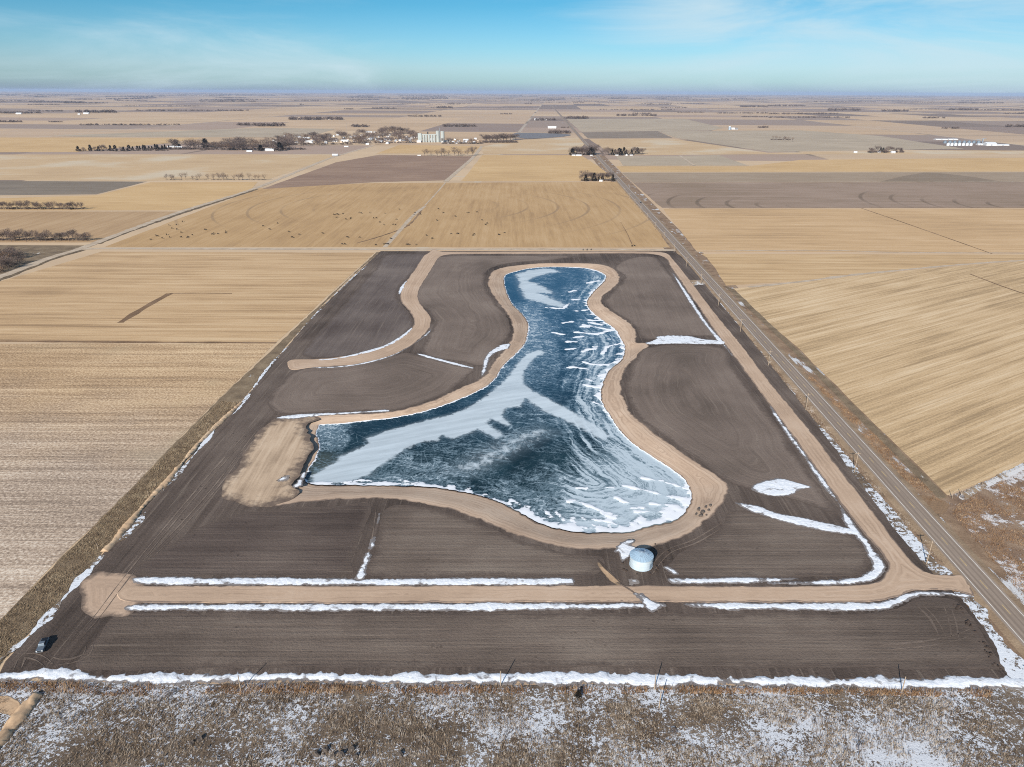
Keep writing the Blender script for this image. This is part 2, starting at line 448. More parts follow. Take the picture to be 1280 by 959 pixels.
PADPX = [(476,314),(440,347),(400,387),(360,432),(300,506),(225,586),(150,669),(80,746),(8,826),(0,842),(60,841),(135,847),(320,845),(640,846),(960,849),(1262,848),(1252,818),(1225,776),(1196,743),(1165,716),(1120,664),(1060,584),(1000,502),(940,427),(890,367),(855,323),(842,314)]
pad_o = jag(straight(XY(PADPX, PAD), 2.0), .5, .12, 9.0)

# ground: one sheet to the horizon, open where the dug basin lies
M['ground'] = ground_mat()
gx0, gx1, gy0, gy1 = -220.0, 260.0, 100.0, 760.0
def axis(a, b): return np.array(sorted({a, b} | {s*v for v in (400, 700, 1200, 2000, 3500, 6000, 10000, 17000, 29000, 60000) for s in (-1, 1)}))
ax, ay = axis(gx0, gx1), axis(gy0, gy1)
gv, gf = [], []
for j, y in enumerate(ay):
    for i, x in enumerate(ax): gv.append((x, y, 0))
w = len(ax)
for j in range(len(ay)-1):
    for i in range(w-1):
        if ax[i] >= gx0 and ax[i+1] <= gx1 and ay[j] >= gy0 and ay[j+1] <= gy1: continue
        gf += [(j*w+i, j*w+i+1, (j+1)*w+i+1), (j*w+i, (j+1)*w+i+1, (j+1)*w+i)]
Vr, Tr, _ = tri(np.array([(gx0, gy0), (gx1, gy0), (gx1, gy1), (gx0, gy1)]), [pad_o])
o = len(gv); gv = np.concatenate([np.array(gv, float), np.column_stack([Vr, np.zeros(len(Vr))])]); gf = np.concatenate([np.array(gf), Tr+o])
tag(link('ground', mesh_np('ground', gv, gf), M['ground']), 'flat tan and grey farmland running to the horizon', 'ground', None, 'structure')

# --- fields (thin sheets of stubble or tilled soil laid over the ground)
def ang(a, b): A, B = P(*a), P(*b); return math.atan2(B.y-A.y, B.x-A.x)
EW = ang((167, 731), (1000, 732)); 
pc = P(528, 257); ra = P(1003, 258); rb = P(1300, 258); rc = P(1095,150)
def m_(u, v): return mpp(v)*u
FM = {
 'left_up': field_mat('stubble_left_upper', (195,163,124), (159,131,100), (212,184,147), EW, 1.6, .8, .45, lane=9.0),
 'left_low': field_mat('stubble_left_lower', (188,167,146), (138,121,106), (226,211,192), EW, .9, .56, 1.3, lane=13.0, patch=((175,165,149), .012, .8), warm=(P(150,640).y, P(150,470).y, (255,240,214))),
 'pivot': field_mat('stubble_pivot', (186,153,111), (156,126,93), (201,171,132), EW+PI/2, 2.4, .34, .26, lane=0,
      rings=[(pc.x, pc.y, 345.0, m_(37.5, 257), pc.x-120, pc.x-160, (147,124,99), 2.6), (pc.x, pc.y, 340.0, m_(37.5, 257), pc.x+60, pc.x+110, (147,123,98), 2.8)]),
 'right_row': field_mat('stubble_right_slant', (200,171,132), (162,137,105), (219,194,159), ang((1030,456),(1280,385)), 1.5, .8, .55, lane=10.0),
 'right_strip': field_mat('stubble_right_strip', (197,165,124), (162,135,102), (214,186,147), EW, 2.0, .65, .3, lane=8.0),
 'right_up': field_mat('stubble_right_upper', (198,165,124), (169,140,107), (213,183,146), EW, 2.2, .6, .34, lane=14.0),
 'dark': field_mat('tilled_dark', (153,132,115), (131,113,91), (171,150,133), EW, 3.0, .5, .15,
      rings=[(ra.x, ra.y, 250.0, m_(37, 258), ra.x+30, ra.x-60, (100,86,71), 4.0), (rb.x, rb.y, 260.0, m_(38, 258), rb.x+30, rb.x-60, (100,86,71), 4.0)]),
 'brownl': field_mat('tilled_light', (161,142,121), (143,126,106), (174,157,136), EW, 3.0, .5, .15), 'dark2': field_mat('tilled_deep', (142,125,107), (126,111,94), (155,138,119), EW, 3.0, .5, .15),
 'darkl': field_mat('tilled_dark_left', (133,121,107), (113,101,89), (151,137,121), EW, 3.0, .5, .15),
 'brown': field_mat('tilled_brown', (149,124,106), (128,104,90), (172,146,124), EW, 3.0, .6, .12),
 'tan': field_mat('stubble_tan', (202,169,123), (180,148,107), (216,186,143), EW, 3.0, .35, .12),
 'tan2': field_mat('stubble_olive', (180,150,115), (157,129,98), (195,167,132), EW+PI/2, 3.0, .35, .12),
 'pale': field_mat('stubble_pale', (199,171,134), (180,152,119), (212,188,155), EW, 3.0, .4, .15, patch=((204,195,176), .006, .5)),
 'grey': field_mat('tilled_grey', (177,161,139), (157,143,125), (195,179,157), EW, 3.0, .5, .12),
 'greyd': field_mat('tilled_grey_dark', (141,127,113), (125,111,99), (157,143,127), EW, 3.0, .5, .12),
}
def field(px, mat, label, z=.05, k=1.0):
    a = jag(straight(XY(px, z), 12.0*k), 1.2*k, .02/k, 2.0) if k else straight(XY(px, z), 30)
    return sheet('crop_field', a, FM[mat], z, label=label, cat='field')
field([(128,314.5),(468,316),(346,428),(150,428),(-230,428),(-150,400),(0,352)], 'left_up', 'tan corn stubble field with a short dark track slanting across it')
field([(345,429.5),(272,500),(37,737),(-60,838),(-700,838),(-420,429.5)], 'left_low', 'greyish stubble field below the thin dark line, beside the dull grass strip')
field([(131,308.6),(324,235.5),(460,229),(777,227.5),(838,309.5)], 'pivot', 'golden stubble field with curved pivot tracks and black cattle', .06)
field([(912,361),(1000,353),(1090,342),(1280,326),(1700,322),(1700,440),(1280,581),(1184,619),(1095,531),(1000,437)], 'right_row', 'stubble field with slanting rows right of the highway')
field([(884,322),(876,317.5),(1700,319),(1700,321),(1280,325),(1090,340.5),(1000,351.5),(908,357)], 'right_strip', 'narrow stubble strip with straight rows above the slanting rows', .05, .7)
field([(828,261),(1500,261),(1700,315),(1280,316),(1042,315),(872,315)], 'right_up', 'broad stubble field right of the highway, below the dark tilled band')
field([(791,228.3),(1090,227.8),(1700,227),(1700,259),(827,260)], 'dark', 'long dark tilled field with curved wheel tracks right of the highway')
field([(778,216),(1090,215.5),(1700,215),(1700,226.5),(1090,227.4),(790,227.8)], 'brownl', 'lighter brown strip along the top of the dark tilled field')
field([(1100,227.2),(1130,220),(1155,215.8),(1175,216.5),(1215,221),(1250,226.8)], 'dark2', 'darker low rise inside the lighter brown strip', .075)
field([(770,208),(935,208),(1000,200),(1700,193),(1700,214),(777,215)], 'tan', 'golden strip of stubble just above the long dark tilled field', .08, 2)
field([(770,195.5),(849,195),(867,206.5),(779,207)], 'grey', 'grey tilled plot beside the highway below the dark tree row', .15, 1)
field([(852,195),(899,194),(934,206.5),(870,206.5)], 'grey', 'grey tilled plot cut off by a pale lane', .15, 1)
field([(736,174),(842,173.5),(960,191),(1200,188),(1700,190),(1700,192.5),(930,193),(768,194.5)], 'pale', 'pale stubble field behind the grey plots', .1, 2)
field([(822,164),(1000,163),(1100,170),(1205,186),(962,190),(845,172.5)], 'grey', 'pale grey field with a slanting edge left of the white grain bins', .16, 3)
field([(727,165.5),(822,164),(841,172.5),(735,173)], 'greyd', 'dark tilled block right of the highway near the town', .2, 3)
field([(708,149),(855,148.5),(905,160),(890,163),(727,165)], 'grey', 'grey field right of the highway beyond the dark block', .16, 3)
field([(-300,225.5),(184,227),(120,243),(-300,247)], 'darkl', 'dark tilled field at the left edge above the tree rows', .08, 1)
field([(-300,249),(0,248),(122,244),(188,228),(322,227.5),(312,239),(225,263),(-300,263.5)], 'tan', 'golden stubble field right of the dark tilled wedge', .06, 1)
field([(-300,264.5),(222,264.5),(122,303),(-300,303)], 'tan2', 'olive tan field between the two left tree rows', .06, 1)
field([(-300,194),(110,193),(424,193),(404,200),(334,225),(188,226),(-300,224)], 'pale', 'pale pasture in front of the town trees', .06, 2)
field([(327,236.5),(420,203),(474,193.5),(592,195.5),(557,225.5),(465,228)], 'brown', 'brown tilled field between two lanes in front of the grain elevator', .08, 1.5)
field([(603,194),(726,194),(748,208),(773,226.5),(577,226.5)], 'tan', 'golden stubble field left of the highway above the pivot tracks', .08, 1.5)
field([(500,181),(600,183),(592,192),(470,192)], 'tan', 'narrow tan field between the elevator and the brown field', .12, 2)
field([(602,184),(640,175),(725,172),(730,181),(718,193),(604,193)], 'pale', 'pale field right of the town beside the highway', .12, 2)
field([(62,170),(320,160),(420,161),(380,172),(110,171)], 'grey', 'long grey field behind the town tree belt', .2, 3)
field([(-300,172),(110,172),(250,173),(200,180),(95,190),(-300,192)], 'tan', 'golden field left of the town tree belt', .14, 3)

# --- roadside and pasture
M['verge'] = patchy_mat('roadside_turf', (104,84,68), (142,118,96), (174,150,124), .62, .22, (206,206,206), (1, .25))
M['pasture'] = patchy_mat('pasture_snow', (70,58,48), (108,94,80), (152,138,122), .485, .75, (208,211,216), fine=.75)
M['olive'] = patchy_mat('olive_turf', (96,82,67), (128,111,90), (158,140,115), .76, .3, (206,200,190), (1, .3))
M['rust'] = patchy_mat('rust_pasture', (108,88,72), (140,116,96), (170,148,124), .58, .30, (212,208,206))
HX = (P(1019, 500).x + P(1229, 735).x + P(865, 325).x)/3
sheet('roadside', straight([(HX-70, 60), (HX+19, 60), (HX+19, 1900), (HX-17, 1900), (HX-17, 700), (HX-70, 700)], 20), M['verge'], .02, label='brown grassy roadside with old snow along the highway', cat='roadside')
sheet('pasture', jag(straight([(-420, 40), (HX-9, 40), (HX-9, P(1262, 848).y-4), *[tuple(P(u, v)[:2]) for u, v in ((1200,856),(960,857),(640,856),(320,854),(135,854),(0,850),(-300,850))], (-420, 150)], 3), .8, .1), M['pasture'], .05, label='rough winter pasture dappled with snow along the bottom', cat='pasture')
sheet('pasture', jag(straight([(HX+10, 40), (HX+160, 60), tuple(P(1700,436)[:2]), tuple(P(1281,583)[:2]), tuple(P(1187,622)[:2]), (HX+12, P(1186,628).y)], 4), .8, .08), M['rust'], .07, label='rusty brown pasture with snow flecks right of the highway', cat='pasture')
sheet('grass_strip', jag(straight(XY([(471,315),(272,501),(37,738),(-62,840),(-6,840),(0,830),(80,744),(150,667),(225,584),(300,504),(360,430),(400,385),(440,345),(475,315)]), 3), .7, .12), M['olive'], .09, label='dull brown grass strip along the left boundary of the bare lots', cat='grass strip')
sheet('headland', jag(straight(XY([(918,362),(1000,440),(1095,534),(1184,622),(1174,624),(1088,538),(995,443),(905,357)]), 4), .5, .1), M['olive'], .10, label='dark turned strip along the edge of the slanting rows', cat='headland')
sheet('scrubland', straight(XY([(-300,305),(117,307),(0,348),(-300,455)]), 20), M['olive'], .04, label='dull scrubland around the thicket at the left edge', cat='scrubland')

# --- bare development ground with the basin cut out
pl = soil_mat('soil_pad', (96,84,76), (66,57,51), (122,109,99), 'x', ang((225,586),(80,746)), .5)
sheet('soil', pad_o, pl, PAD, holes=[sand_o], skirt=PAD+.05, label='dark bare soil around the lots and the lake', cat='soil', smooth_sh=False)
def sand_z(V, loops):
    a = dist_to(V, loops[0]); b = dist_to(V, loops[1]); t = b/(a+b+1e-6); t = np.clip(t*1.15, 0, 1)
    return LAKE-.12 + (PAD-LAKE+.12)*(t*t*(3-2*t)*.5+t*.5)
M['sand'] = sand_mat('sand', (192,167,144), (158,134,114), (210,188,166), .55, edge=(116,101,91), ew=1.0, ruts=True)
sheet('sand_bank', sand_o, M['sand'], holes=[lake_o], spacing=1.9, zf=sand_z, flow=True, label='tan sand bank running round the frozen lake', cat='sand bank')
M['sandp'] = sand_mat('pale_sand', (194,170,144), (156,134,112), (214,193,168), .7, edge=(104,90,81), ew=6.0, rot=ang((330,628),(385,525)))
sheet('sand', jag(smooth(XY([(344,523),(392,521.5),(400,524),(385,532),(388,548),(390,560),(382,578),(372,594),(366,606),(372,616),(340,634),(300,631),(278,622),(284,602),(300,580),(316,548)], PAD), 2), 2.2, .09, 2.), M['sandp'], PAD+.05, spacing=5, flow=True, label='broad pale sand patch at the left end of the lake', cat='sand')

# lots
LB, LD, LL = (122,108,98), (100,88,79), (138,124,113)
L_flow = soil_mat('soil_lot_contour', LB, LD, LL, 'flow', streak=.38, edge=(96,84,76))
L_x = soil_mat('soil_lot_rows', (114,101,91), (86,75,67), (138,125,113), 'x', EW, .48, 1.3, edge=(96,84,76))
L_dk = soil_mat('soil_lot_dark', (94,82,75), (70,60,55), (116,103,94), 'x', EW, .5, 1.3, edge=(96,84,76))
L_ne = soil_mat('soil_lot_slant', (122,108,98), (100,88,79), (138,124,113), 'x', ang((905,430),(1050,640)), .35, edge=(96,84,76))
L_nw = soil_mat('soil_lot_west', (108,97,91), (86,75,70), (128,116,108), 'x', ang((400,440),(490,330)), .4, edge=(96,84,76))
def lot(px, mat, label, sp=5.0):
    a = jag(smooth(straight(XY(px, PAD+.04), 30), 2.0), 1.3, .07, 4.0)
    return sheet('soil_lot', a, mat, PAD+.04, spacing=sp, flow=True, label=label, cat='lot')
lot([(484,319),(531,319),(520,336),(500,358),(496,372),(512,392),(517,404),(498,425),(468,438),(420,446),(386,447),(378,440),(420,392)], L_nw, 'bare soil lot left of the curving gravel lane')
lot([(548,321),(620,319.5),(720,320),(690,325),(640,329),(612,336),(605,350),(609,364),(620,380),(633,394),(638,408),(634,424),(622,438),(606,456),(575,452),(528,440),(543,405),(536,390),(517,375),(515,362),(530,340)], L_flow, 'bare soil lot between the curving lane and the lake')
lot([(335,502),(372,463),(440,456),(505,441),(522,444),(575,457),(592,463),(560,490),(525,504),(485,513),(400,516),(350,518)], L_flow, 'bare soil lot under the end of the curving lane')
lot([(768,334),(790,322),(818,322),(832,336),(898,420),(860,420),(812,425),(800,420),(793,407),(757,381),(764,366),(776,354),(780,344)], L_ne, 'bare soil lot right of the narrow top of the lake')
lot([(812,434),(898,434),(958,514),(1046,640),(1000,626),(914,604),(862,568),(800,522),(784,492),(786,466)], L_flow, 'large bare soil lot right of the middle of the lake')
lot([(922,638),(1060,668),(1085,690),(1088,708),(1060,720),(838,720),(846,696),(900,664)], L_x, 'bare soil lot behind the road corner at lower right')
lot([(484,634),(545,637),(620,665),(700,690),(752,696),(742,720),(464,720),(470,690)], L_x, 'bare soil lot between the snowy ditch and the round bin')
lot([(300,642),(420,632),(462,631),(440,700),(438,719),(172,719),(215,680)], L_dk, 'darker bare soil lot left of the snowy ditch')
lot([(150,768),(700,766),(1100,765),(1145,750),(1192,748),(1222,780),(1248,820),(1255,836),(700,834),(100,836),(120,800)], L_x, 'long bare soil lot along the bottom of the development')

# gravel roads
M['spill'] = sand_mat('gravel_spill', (188,162,139), (150,128,110), (206,182,160), .4, edge=(104,91,82), ew=2.6)
sheet('gravel', jag(smooth(XY([(98,738),(112,722),(135,714),(160,717),(178,728),(182,745),(172,762),(150,771),(120,772),(104,760)], PAD+.06), 1.5), 1.6, .12), M['spill'], PAD+.06, spacing=1.6, flow=True, label='ragged spill of gravel round the left end of the lower road', cat='gravel')
sheet('ditch', ribbon(smooth(XY([(747,699),(757,710),(769,722),(778,731)], PAD+.09), 1.0, False), [.3, 1.2, 1.0, .4], wj=.6), pl, PAD+.09, label='dark cut beside the tan sand strip left of the bin', cat='ditch')
sheet('ditch', ribbon(smooth(XY([(771,728),(784,735),(797,744)], RZ+.02), 1.0, False), [.4, 1.0, 1.3, .4], wj=.7), M['spill'], RZ+.02, flow=True, label='shallow washout crossing the gravel road below the bin', cat='ditch')
M['tyre_mark'] = soil_mat('tyre_marks', (124,110,99), (98,86,77), (146,132,120), 'x', 1.0, .6)
def tracks(px, label, pair=True):
    l = smooth(XY(px, PAD+.07), 2.0, False); t_ = np.gradient(l, axis=0); t_ /= np.linalg.norm(t_, axis=1)[:, None]+1e-9; nn_ = np.stack([-t_[:, 1], t_[:, 0]], 1)
    for o_ in ((-.95, .95) if pair else (0,)):
        sheet('tyre_track', ribbon(l+nn_*o_, [.1, .45, .5, .4, .1], wj=.9, seed=o_), M['tyre_mark'], PAD+.07, label=label, cat='track')
tracks([(322,528),(285,570),(252,608),(192,680),(152,730),(122,770),(95,800)], 'pale tyre tracks down the left side of the bare soil')
tracks([(328,532),(292,580),(262,618),(215,670),(175,708)], 'second pair of pale tyre tracks down the left side')
tracks([(1150,757),(1166,773),(1178,795)], 'tyre tracks fanning at the right end of the bottom lot')
tracks([(1184,758),(1190,775),(1194,797)], 'tyre tracks running up the right end of the bottom lot')
tracks([(1080,812),(1120,808),(1160,804),(1195,797),(1216,789)], 'tyre tracks curving across the right end of the bottom lot')
tracks([(58,822),(70,827),(90,826),(108,818),(112,806)], 'tyre tracks looping beside the parked pickup')
tracks([(22,836),(30,820),(48,822),(62,832)], 'tyre tracks curling below the parked pickup')
tracks([(470,636),(466,668),(458,700),(450,716)], 'tyre track beside the ditch between the lower lots', False)
tracks([(905,655),(870,676),(835,690),(812,716)], 'tyre tracks from the lake corner to the bin')

M['gravel'] = sand_mat('gravel', (191,165,141), (164,140,119), (206,183,161), .5, edge=(122,107,97), ew=.65, ruts=True, ex=(P(150,742).x, P(185,742).x))
SR = [(146,742),(153,735.5),(168,732.5),(400,732.5),(700,732),(960,733),(1060,732),(1095,728),(1106,718),(1110,706),(1100,688),(1060,640),(1010,570),(960,502),(905,428),(890,407),(865,371),(840,335),(832,322.5),(815,317.5),(780,316.6),(700,317),(570,317.5),(552,320),(545,327),(534,345),(524,362),(523,375),(531,387),(538,397),(537,409),(527,421),(510,434),(487,445),(450,454),(415,457.5),(386,459.5),(366,462),(360,456),(364,450),(392,449),(422,446.5),(455,440.5),(485,430),(505,420),(516,409),(518,400),(513,390),(503,378),(501,368),(508,352),(520,335),(530,320),(536,316),(542,311.5),(553,314.8),(580,314.8),(700,314.6),(800,314.5),(830,316),(840,323),(862,350),(890,387),(927,432),(960,475),(1010,536),(1060,600),(1110,665),(1135,698),(1148,710),(1165,717.5),(1190,719.5),(1205,718),(1212,731),(1216,744),(1195,737.5),(1150,736.5),(1135,739),(1112,747),(1090,751.5),(960,752),(700,752),(400,753),(187,752),(165,751.5),(152,748)]
sheet('gravel_road', jag(smooth(XY(SR, RZ), 2.0), .5, .15, 8.0), M['gravel'], RZ, spacing=1.7, flow=True, skirt=.14, smooth_sh=False, label='tan gravel road ringing the lots and curving in at the top', cat='gravel road')
M['lane'] = patchy_mat('lane_gravel', (164,146,126), (188,170,148), (204,190,172), .74, .3, (226,226,226))
def road(name, px, wd, mat, z, label, wj=.15, cat='road', sm=True):
    l = smooth(XY(px, z), 6, False) if sm else straight(XY(px, z), 6, False)
    return sheet(name, ribbon(l, wd, wj=wj, seed=len(label)), mat, z, label=label, cat=cat)
road('county_road', [(96,311.5),(130,310.6),(300,311.2),(480,311.8),(640,311.6),(760,311.8),(850,313)], 8, M['lane'], .14, 'pale county road along the top of the development')
road('county_road', [(-330,460),(-150,396),(0,346),(60,323),(100,311),(150,292),(225,265),(320,235),(380,211),(418,196),(467,182)], 9, M['lane'], .16, 'pale county road slanting up from the left edge to the town', .3)
M['dirtdark'] = patchy_mat('ditch_grass', (84,72,58), (112,97,78), (138,120,96), .9, .3)
road('ditch', [(-330,464),(-150,401),(0,350),(60,326),(104,312.5)], 5, M['dirtdark'], .13, 'dark ditch below the slanting county road', .5)
road('ditch', [(122,305),(160,290),(228,266.5),(322,236.5)], 6, M['dirtdark'], .12, 'dark ditch beside the upper slanting county road', .4)
road('farm_lane', [(481,309),(500,288),(516,270),(531,258)], 5, M['lane'], .12, 'pale lane climbing the golden field to the pivot centre')
road('farm_lane', [(531,257),(545,242),(557,228)], 2.2, M['lane'], .12, 'faint lane from the pivot centre to the brown field', .6)
road('farm_lane', [(557,227),(572,214),(592,196),(602,183)], 9, M['lane'], .15, 'pale lane between the brown field and the golden one')
road('farm_lane', [(776,207.6),(850,207.3),(936,207.2)], 6, M['lane'], .3, 'pale lane along the lower edge of the grey plots')
road('farm_lane', [(850,194.6),(868,207)], 7, M['lane'], .32, 'pale lane between the two grey plots')
M['track'] = soil_mat('trodden_track', (132,106,82), (96,76,58), (156,130,104), 'x', 0.9, .5)
road('dirt_track', [(212,367),(190,379),(168,392),(150,403.5)], 5, M['track'], .1, 'short dark dirt track slanting across the stubble', .5, 'track')
road('dirt_track', [(212,367),(250,366.5),(290,367)], 1.6, M['track'], .1, 'faint track running right from the bend in the stubble', .5, 'track')
road('dirt_track', [(-420,427.5),(0,426.5),(120,427.5),(345,428.5)], 2.6, M['track'], .12, 'thin dark line parting the two left stubble fields', .5, 'track')
road('dirt_track', [(446,304),(480,294),(510,282),(527,263)], 2.6, M['track'], .1, 'faint brown cattle trail across the golden field', .7, 'track')
road('dirt_track', [(776,278),(784,292),(791,308)], .8, M['track'], .1, 'thin trail near the right end of the golden field', .7, 'track')
road('dirt_track', [(836,260.3),(1000,260),(1300,259.7),(1700,259.5)], 2.0, M['track'], .13, 'thin line under the dark tilled field', .3, 'track')
road('farm_lane', [(868,314),(960,313.2),(1042,313),(1120,315.5),(1700,318)], 3.0, M['lane'], .12, 'thin pale lane between the right stubble fields', .6)
road('farm_lane', [(935,359),(1000,352.3),(1090,341.2),(1280,325.6),(1500,322)], 4.5, M['lane'], .1, 'pale curved edge above the slanting rows', .6)
road('farm_lane', [(783,228),(960,227.6),(1280,227)], 2.5, M['lane'], .14, 'pale line through the dark tilled field', .6)

# highway along +Y
m = N('asphalt', .85, .2)
xo = m.xyz(m.pos()); dx = m.math('SUBTRACT', xo[0], HX)
trk = m.math('ABSOLUTE', m.math('SUBTRACT', m.math('ABSOLUTE', m.math('SUBTRACT', m.math('ABSOLUTE', dx), 1.85)), .85))
f = m.noise(m.mp((1.2, .02, 1)), 1, 4, .6); g = m.noise(m.pos(), 1.4, 4, .7)
c = m.ramp(m.math('MULTIPLY_ADD', m.math('SUBTRACT', g, .5), .4, f), [(.25, (132,117,104)), (.7, (160,144,129))])
c = m.mix(m.map(trk, .55, .1, 0, .5), c, (120,106,95))
m.col(c); M['asphalt'] = m.m
def lane(name, x0, x1, z, mat, parent=None, y0=60., y1=9000., cat=None, label=None):
    ys = np.concatenate([np.arange(y0, 1200, 40), np.geomspace(1200, y1, 40)])
    V = [(x, y, z) for y in ys for x in (x0, x1)]
    Fq = [(2*i, 2*i+1, 2*i+3, 2*i+2) for i in range(len(ys)-1)]
    o = link(name, mesh_np(name, V, Fq), mat, parent)
    return o
hw = tag(lane('highway', HX-4.6, HX+4.6, .42, M['asphalt']), 'straight grey two-lane highway running to the horizon', 'highway', None, 'structure')
M['shoulder'] = patchy_mat('shoulder_gravel', (128,108,88), (152,130,106), (176,154,128), .78, .3)
for s in (-1, 1):
    V = []; ys = np.concatenate([np.arange(60, 1200, 40), np.geomspace(1200, 9000, 40)])
    for y in ys: V += [(HX+s*4.6, y, .419), (HX+s*5.5, y, .36), (HX+s*7.2, y, .03)]
    Fq = []
    for i in range(len(ys)-1):
        for k in (0, 1): Fq.append((3*i+k, 3*i+k+1, 3*i+k+4, 3*i+k+3)[::s])
    link('shoulder', mesh_np('shoulder', V, Fq), M['shoulder'], hw)
M['white'] = plain('road_paint_white', (226,222,214), .7, var=.08, vs=.5); M['yellow'] = plain('road_paint_yellow', (216,186,120), .7, var=.08, vs=.5)
lane('edge_line', HX-3.72, HX-3.5, .435, M['white'], hw, y1=2500); lane('edge_line', HX+3.5, HX+3.72, .435, M['white'], hw, y1=2500)
V, Fq = [], []
for i, y in enumerate(np.arange(60, 1500, 12.2)):
    V += [(HX-.08, y, .435), (HX+.08, y, .435), (HX+.08, y+4.5, .435), (HX-.08, y+4.5, .435)]; Fq.append((4*i, 4*i+1, 4*i+2, 4*i+3))
link('centre_line', mesh_np('centre_line', V, Fq), M['yellow'], hw)

# --- ice
SNOWL = [[(388,604),(430,604.5),(480,605.5)],[(470,603),(510,606),(545,607.5)],[(560,611),(585,615),(606,620)],[(620,626),(640,632)],[(704,404),(716,402)],[(726,400),(752,401)],[(730,406),(745,409),(770,414)],[(720,415.5),(747,418),(765,412.5)],[(719,422),(727,421)],[(710,427.5),(721,427.5)],[(708,437),(717,436)],[(728,440),(736,437),(745,436.5)],[(754,442),(760,433),(775,430),(780,435)],[(765,445),(780,442)],[(770,450),(778,448)],[(742,433.5),(748,433.5)],[(730,452.5),(738,456),(760,456),(777,450)],[(710,460),(718,459),(731,461)],[(748,470),(760,467)],[(732,474),(750,479)],[(730,481),(752,486)],[(745,495),(752,497)],[(742,503),(753,507)],[(722,389),(737,387.5)],[(712,365),(718,363.5)],[(735,354),(748,351)],[(693,416),(708,418.5)],[(760,424),(770,425)],[(706,384),(712,380)],[(715,375),(724,374)],[(683,384.5),(702,386)],[(728,408),(736,409)],[(736,403),(752,406)],[(745,398.5),(758,400)],[(752,358),(756,356)],[(733,376),(736,372)],[(738,368),(744,362)],[(762,520),(757,514)],[(790,635),(805,635),(820,642)],[(802,597.5),(830,602),(856,611)],[(780,607.5),(815,615),(848,625)],[(760,610),(767,610)],[(770,622),(784,629)],[(722,610),(732,610)],[(710,627.5),(722,625)],[(724,627),(750,638),(780,648)],[(740,650),(760,652),(780,660)],[(795,640),(840,640)],[(727,647),(748,660)],[(815,630),(846,632)],[(840,620),(862,625)],[(752,642),(775,650)],[(695,640),(705,650)],[(675,635),(690,646)],[(655,632),(665,634)],[(642,627),(650,631)],[(430,603),(455,600),(480,604)],[(500,600),(520,606)],[(845,650),(858,632)],[(790,655),(812,652)],[(690,655),(760,662),(800,660)]]
PALE = [(628,480),(600,503),(574,516),(520,530),(483,540),(460,548),(463,555),(427,571),(424,576),(392,595),(394,603),(420,603.5),(439,599.5),(460,594),(469,585),(485,574),(506,560),(525,551),(544,550),(553,543.5),(567,547.5),(579,543.5),(598,535.5),(620,547),(625,543.5),(606,528),(614,522.5),(635,531),(625,519),(631,509),(648,508),(656,496),(680,513),(700,521),(722,532),(740,541),(757,549.5),(760,545),(745,533),(722,520),(700,508),(682,498),(665,490),(652,479),(652,465),(664,450),(677,441),(676,438),(660,443),(648,455),(640,468)]
PALE2 = [(646.7,343.3),(659,339),(674,336.6),(687.6,336.2),(699,340),(690,340.5),(685,341),(672,345),(664,347.5),(656.6,351),(668,354),(682,361.6),(690,367),(680.5,366),(668,366),(679,368.6),(692,375),(704.5,381),(701.6,384),(687.6,381),(668,375.7),(658,373),(652,361.6),(650,352)]
PALE3 = [(560,590),(600,565),(640,545),(672,535),(690,540),(660,556),(620,578),(590,592)]
FR = [(640,350,.1),(638,370,.03),(636,360,.03),(650,376,.1),(690,345,.2),(700,340,.2),(720,345,.12),(740,348,.5),(745,358,.6),(700,355,.08),(680,352,.15),(715,365,.25),(720,352,.15),(665,380,.4),(655,384,.5),(670,395,.55),(660,420,.6),(665,405,.6),(680,410,.5),(695,400,.2),(685,390,.15),(710,395,.06),(725,385,.3),(730,370,.5),(740,400,.35),(750,415,.4),(770,430,.5),(760,440,.55),(740,430,.4),(720,430,.3),(708,432,.05),(712,415,.1),(700,420,.2),(685,430,.42),(672,440,.45),(692,450,.3),(708,450,.12),(725,448,.5),(745,455,.6),(700,470,.12),(680,465,.22),(665,470,.3),(712,478,.25),(722,480,.55),(738,478,.7),(750,488,.75),(690,490,.08),(705,495,.06),(670,480,.2),(727,505,.5),(745,510,.72),(712,512,.3),(700,502,.08),(735,525,.55),(755,530,.75),(650,522,.15),(670,525,.2),(690,540,.15),(705,548,.12),(725,550,.5),(740,560,.62),(760,560,.72),(790,575,.82),(820,590,.85),(845,610,.88),(640,548,.2),(600,558,.15),(560,560,.12),(530,568,.12),(500,580,.2),(580,590,.25),(540,592,.3),(500,597,.35),(570,605,.2),(600,603,.12),(640,592,.08),(660,575,.05),(685,560,.03),(700,572,.05),(700,560,.04),(715,578,.25),(655,604,.12),(640,612,.35),(680,592,.2),(710,592,.6),(735,580,.62),(740,610,.72),(700,612,.4),(660,618,.35),(640,622,.25),(680,632,.4),(720,632,.75),(760,635,.85),(800,625,.85),(780,600,.78),(560,512,.03),(500,530,.0),(450,545,.0),(600,495,.05),(622,474,.25),(440,560,.0),(412,540,.5),(405,550,.4),(425,553,.35),(402,572,.1),(398,588,.1),(412,577,.1),(625,460,.3)]
def poly_mask(V, px, soft):
    o = straight(XY(px, LAKE), 1.0); d = dist_to(V, o); s = np.where(inside(V, o), 1, -1)*d
    return np.clip(.5+s/(2*soft), 0, 1)
V, T, loops = tri(lake_o, (), 1.05)
P3 = np.column_stack([V, np.full(len(V), LAKE)]); u, v = Qn(P3)
num = np.zeros(len(V)); den = np.zeros(len(V))
for a, b, c in FR:
    q = 1/(((u-a)/1.0)**2+((v-b)*1.35)**2+18)**2; num += q*c; den += q
fr = num/den
wob = np.array([mnoise.fractal(Vector((x*.06, y*.06, 4)), .8, 2, 4) for x, y in V])
fr = np.clip(fr+wob*.06, 0, 1)
